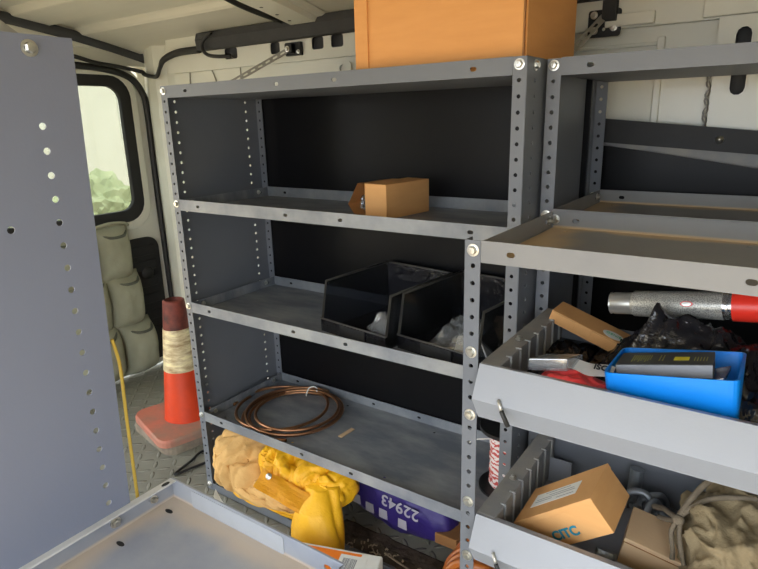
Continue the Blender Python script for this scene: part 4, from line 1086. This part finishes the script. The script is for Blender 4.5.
bm = bmesh.new(); tube(bm, spline([(.60, .045, FLOOR+.016), (.66, .03, FLOOR+.02), (.73, .02, FLOOR+.018), (.79, .0, FLOOR+.03), (.83, .02, FLOOR+.06)]), .0025, 6)
tag(obj('thin_cable', bm, M['bark'], smooth=True), 'thin pale cable lying across the dirt towards the orange hose', 'cable')
# orange hose coil behind the drawer unit post
hs = thing('orange_hose', (.90, -.02, FLOOR), 'coil of orange hose standing on the floor behind the front post', 'hose')
bm = bmesh.new()
for k in range(9):
    rr = .078+.0035*(k % 3); yy = -.075+.016*k
    ptsr = [(.905+rr*math.cos(t_*math.pi/20)*(1.0), yy+.004*math.sin(t_), FLOOR+.120+rr*1.2*math.sin(t_*math.pi/20)) for t_ in range(40)]
    tube(bm, ptsr, .0095, 8, closed=True)
for v in bm.verts: v.co.z = max(v.co.z, FLOOR+.002)
obj('hose_coil', bm, M['amber'], hs, smooth=True)
bm = bmesh.new(); ptsr = [(.905+.10*math.cos(t_*math.pi/16), -.088+.002*t_/32, FLOOR+.120+.118*math.sin(t_*math.pi/16)) for t_ in range(8, 25)]; tube(bm, spline([(.80, -.075, FLOOR+.14), (.83, -.09, FLOOR+.115), (.88, -.095, FLOOR+.105), (.95, -.09, FLOOR+.10)]), .003, 8); obj('black_tie', bm, M['rubber'], hs, smooth=True)

# white and orange printed carton beside the near tray
wc = thing('printed_carton', (.60, -.08, FLOOR), 'white and orange printed carton with a barcode beside the near tray', 'box')
mtw = Matrix.Translation((.5056, -.154, -1.14)) @ Matrix.Rotation(.325, 4, 'Z')
bm = bmesh.new(); box(bm, (-.10, -.13, .002), (.1945, .0, .1488), mtw); obj('carton_body', bm, M['white'], wc, bevel=.004)
bm = bmesh.new(); box(bm, (-.098, -.125, .1488), (.150, -.008, .1494), mtw); obj('orange_panel', bm, M['orange_print'], wc)
bm = bmesh.new(); box(bm, (.105, -.075, .1494), (.165, -.016, .1498), mtw); bcl = obj('barcode_label', bm, M['white'], wc)
bm = bmesh.new()
x_ = .114
for k in range(15):
    w_ = random.choice((.0006, .0012, .0018)); box(bm, (x_, -.060, .1498), (x_+w_, -.026, .1500), mtw); x_ += w_+random.choice((.0008, .0014))
obj('barcode', bm, M['paper_ink'], bcl)
# small things on the floor
bm = bmesh.new(); tube(bm, spline([(-.10, .20, FLOOR+.005), (-.183, .129, FLOOR+.006), (-.170, .06, FLOOR+.006), (-.157, -.005, FLOOR+.006), (-.148, -.008, FLOOR+.006), (-.135, .04, FLOOR+.006), (-.11, .12, FLOOR+.005), (-.06, .20, FLOOR+.005)]), .0042, 8)
tag(obj('black_cord', bm, M['rubber'], smooth=True), 'loop of black cord on the tread mat in front of the cone base', 'cord')
bm = bmesh.new(); sheet_pts = [(.075, -.040, -1.085), (.10, -.045, -1.105), (.14, -.055, -1.118), (.20, -.065, -1.112)]
A = [bm.verts.new(p) for p in sheet_pts]; B = [bm.verts.new((p[0]+.01, p[1]-.018, p[2]-.010)) for p in sheet_pts]
for i in range(3): bm.faces.new((A[i], A[i+1], B[i+1], B[i]))
bmesh.ops.solidify(bm, geom=bm.faces[:], thickness=.001)
tag(obj('paper_scrap', bm, M['white']), 'torn white paper strip below the yellow jacket at the foot of the shelving', 'paper')
bm = bmesh.new(); tube(bm, spline([(.648, -.594, -.330), (.6425, -.586, -.37), (.642, -.588, -.45), (.640, -.590, -.60), (.642, -.60, -.9), (.64, -.61, -1.13)]), .0022, 6)
ob = tag(obj('rope', bm, M['cordyellow'], smooth=True), 'thin yellow rope hanging down along the front edge of the near end panel', 'rope')

# ------------------------------------------------------------------ outside, seen through the rear door glass and lighting the doorway
struct('ground', bx((-25, -25, -1.95), (25, 25, -1.9)), M['asphalt'])
o = bpy.data.objects['ground']
bw = thing('building', (-9, 2, -1.9), 'pale block building seen blurred through the rear door window', 'building')
bm = bmesh.new(); box(bm, (-9.5, -8, -1.9), (-9, 12, 2.2)); obj('wall', bm, M['brickwall'], bw)
bm = bmesh.new()
for k in range(9): box(bm, (-9.02, -7+k*2.1, -.3), (-8.98, -5.9+k*2.1, 1.0))
obj('window', bm, M['bodywhite'], bw)
for k, (x, y, s_) in enumerate(((-6.4, 1.6, .62), (-6.2, 3.4, .7), (-6.5, 5.2, .62), (-6.3, -.2, .55))):
    bm = bmesh.new(); blob(bm, (x, y, -1.9+s_*.75), (s_*.8, s_, s_*.8), k*3, .3, 2, 5, ridge=.25)
    tag(obj('bush', bm, M['leaf']), ('green bush outside the rear door window', 'green bush outside, beyond the organizer', 'green bush outside, behind the corner pillar', 'green bush outside, hidden mostly by the near panel')[k], 'bush', 'bushes outside')

# ------------------------------------------------------------------ camera and light
cam = bpy.data.cameras.new('camera'); co = bpy.data.objects.new('camera', cam); C.objects.link(co); bpy.context.scene.camera = co
f_, cx, cy, cz, yaw, pitch, roll = 582.9175, 1.296, -.9561, -.08, -.6055, -.2762, -.0256
cam.sensor_width = 36; cam.sensor_fit = 'HORIZONTAL'; cam.lens = f_*36/758; cam.clip_start = .02
fw = V((math.sin(yaw)*math.cos(pitch), math.cos(yaw)*math.cos(pitch), math.sin(pitch))); rt = V((math.cos(yaw), -math.sin(yaw), 0)); up_ = rt.cross(fw)
r2 = rt*math.cos(roll)+up_*math.sin(roll); u2 = up_*math.cos(roll)-rt*math.sin(roll)
co.matrix_world = Matrix(((r2.x, u2.x, -fw.x, cx), (r2.y, u2.y, -fw.y, cy), (r2.z, u2.z, -fw.z, cz), (0, 0, 0, 1)))

w = bpy.data.worlds.new('sky'); bpy.context.scene.world = w; w.use_nodes = True
bg = w.node_tree.nodes['Background']; bg.inputs['Color'].default_value = (.85, .92, 1.0, 1); bg.inputs['Strength'].default_value = 4.3
s = bpy.data.lights.new('sun', 'SUN'); s.energy = 11; s.angle = math.radians(2); s.color = (1, .93, .80)
so = bpy.data.objects.new('sun', s); C.objects.link(so)
d = V((-.62, .10, -.78)); so.rotation_euler = d.to_track_quat('-Z', 'Y').to_euler()
vs_ = bpy.context.scene.view_settings
vs_.view_transform = 'Standard'; vs_.look = 'None'; vs_.gamma = 1; vs_.exposure = 0.34; vs_.use_curve_mapping = False
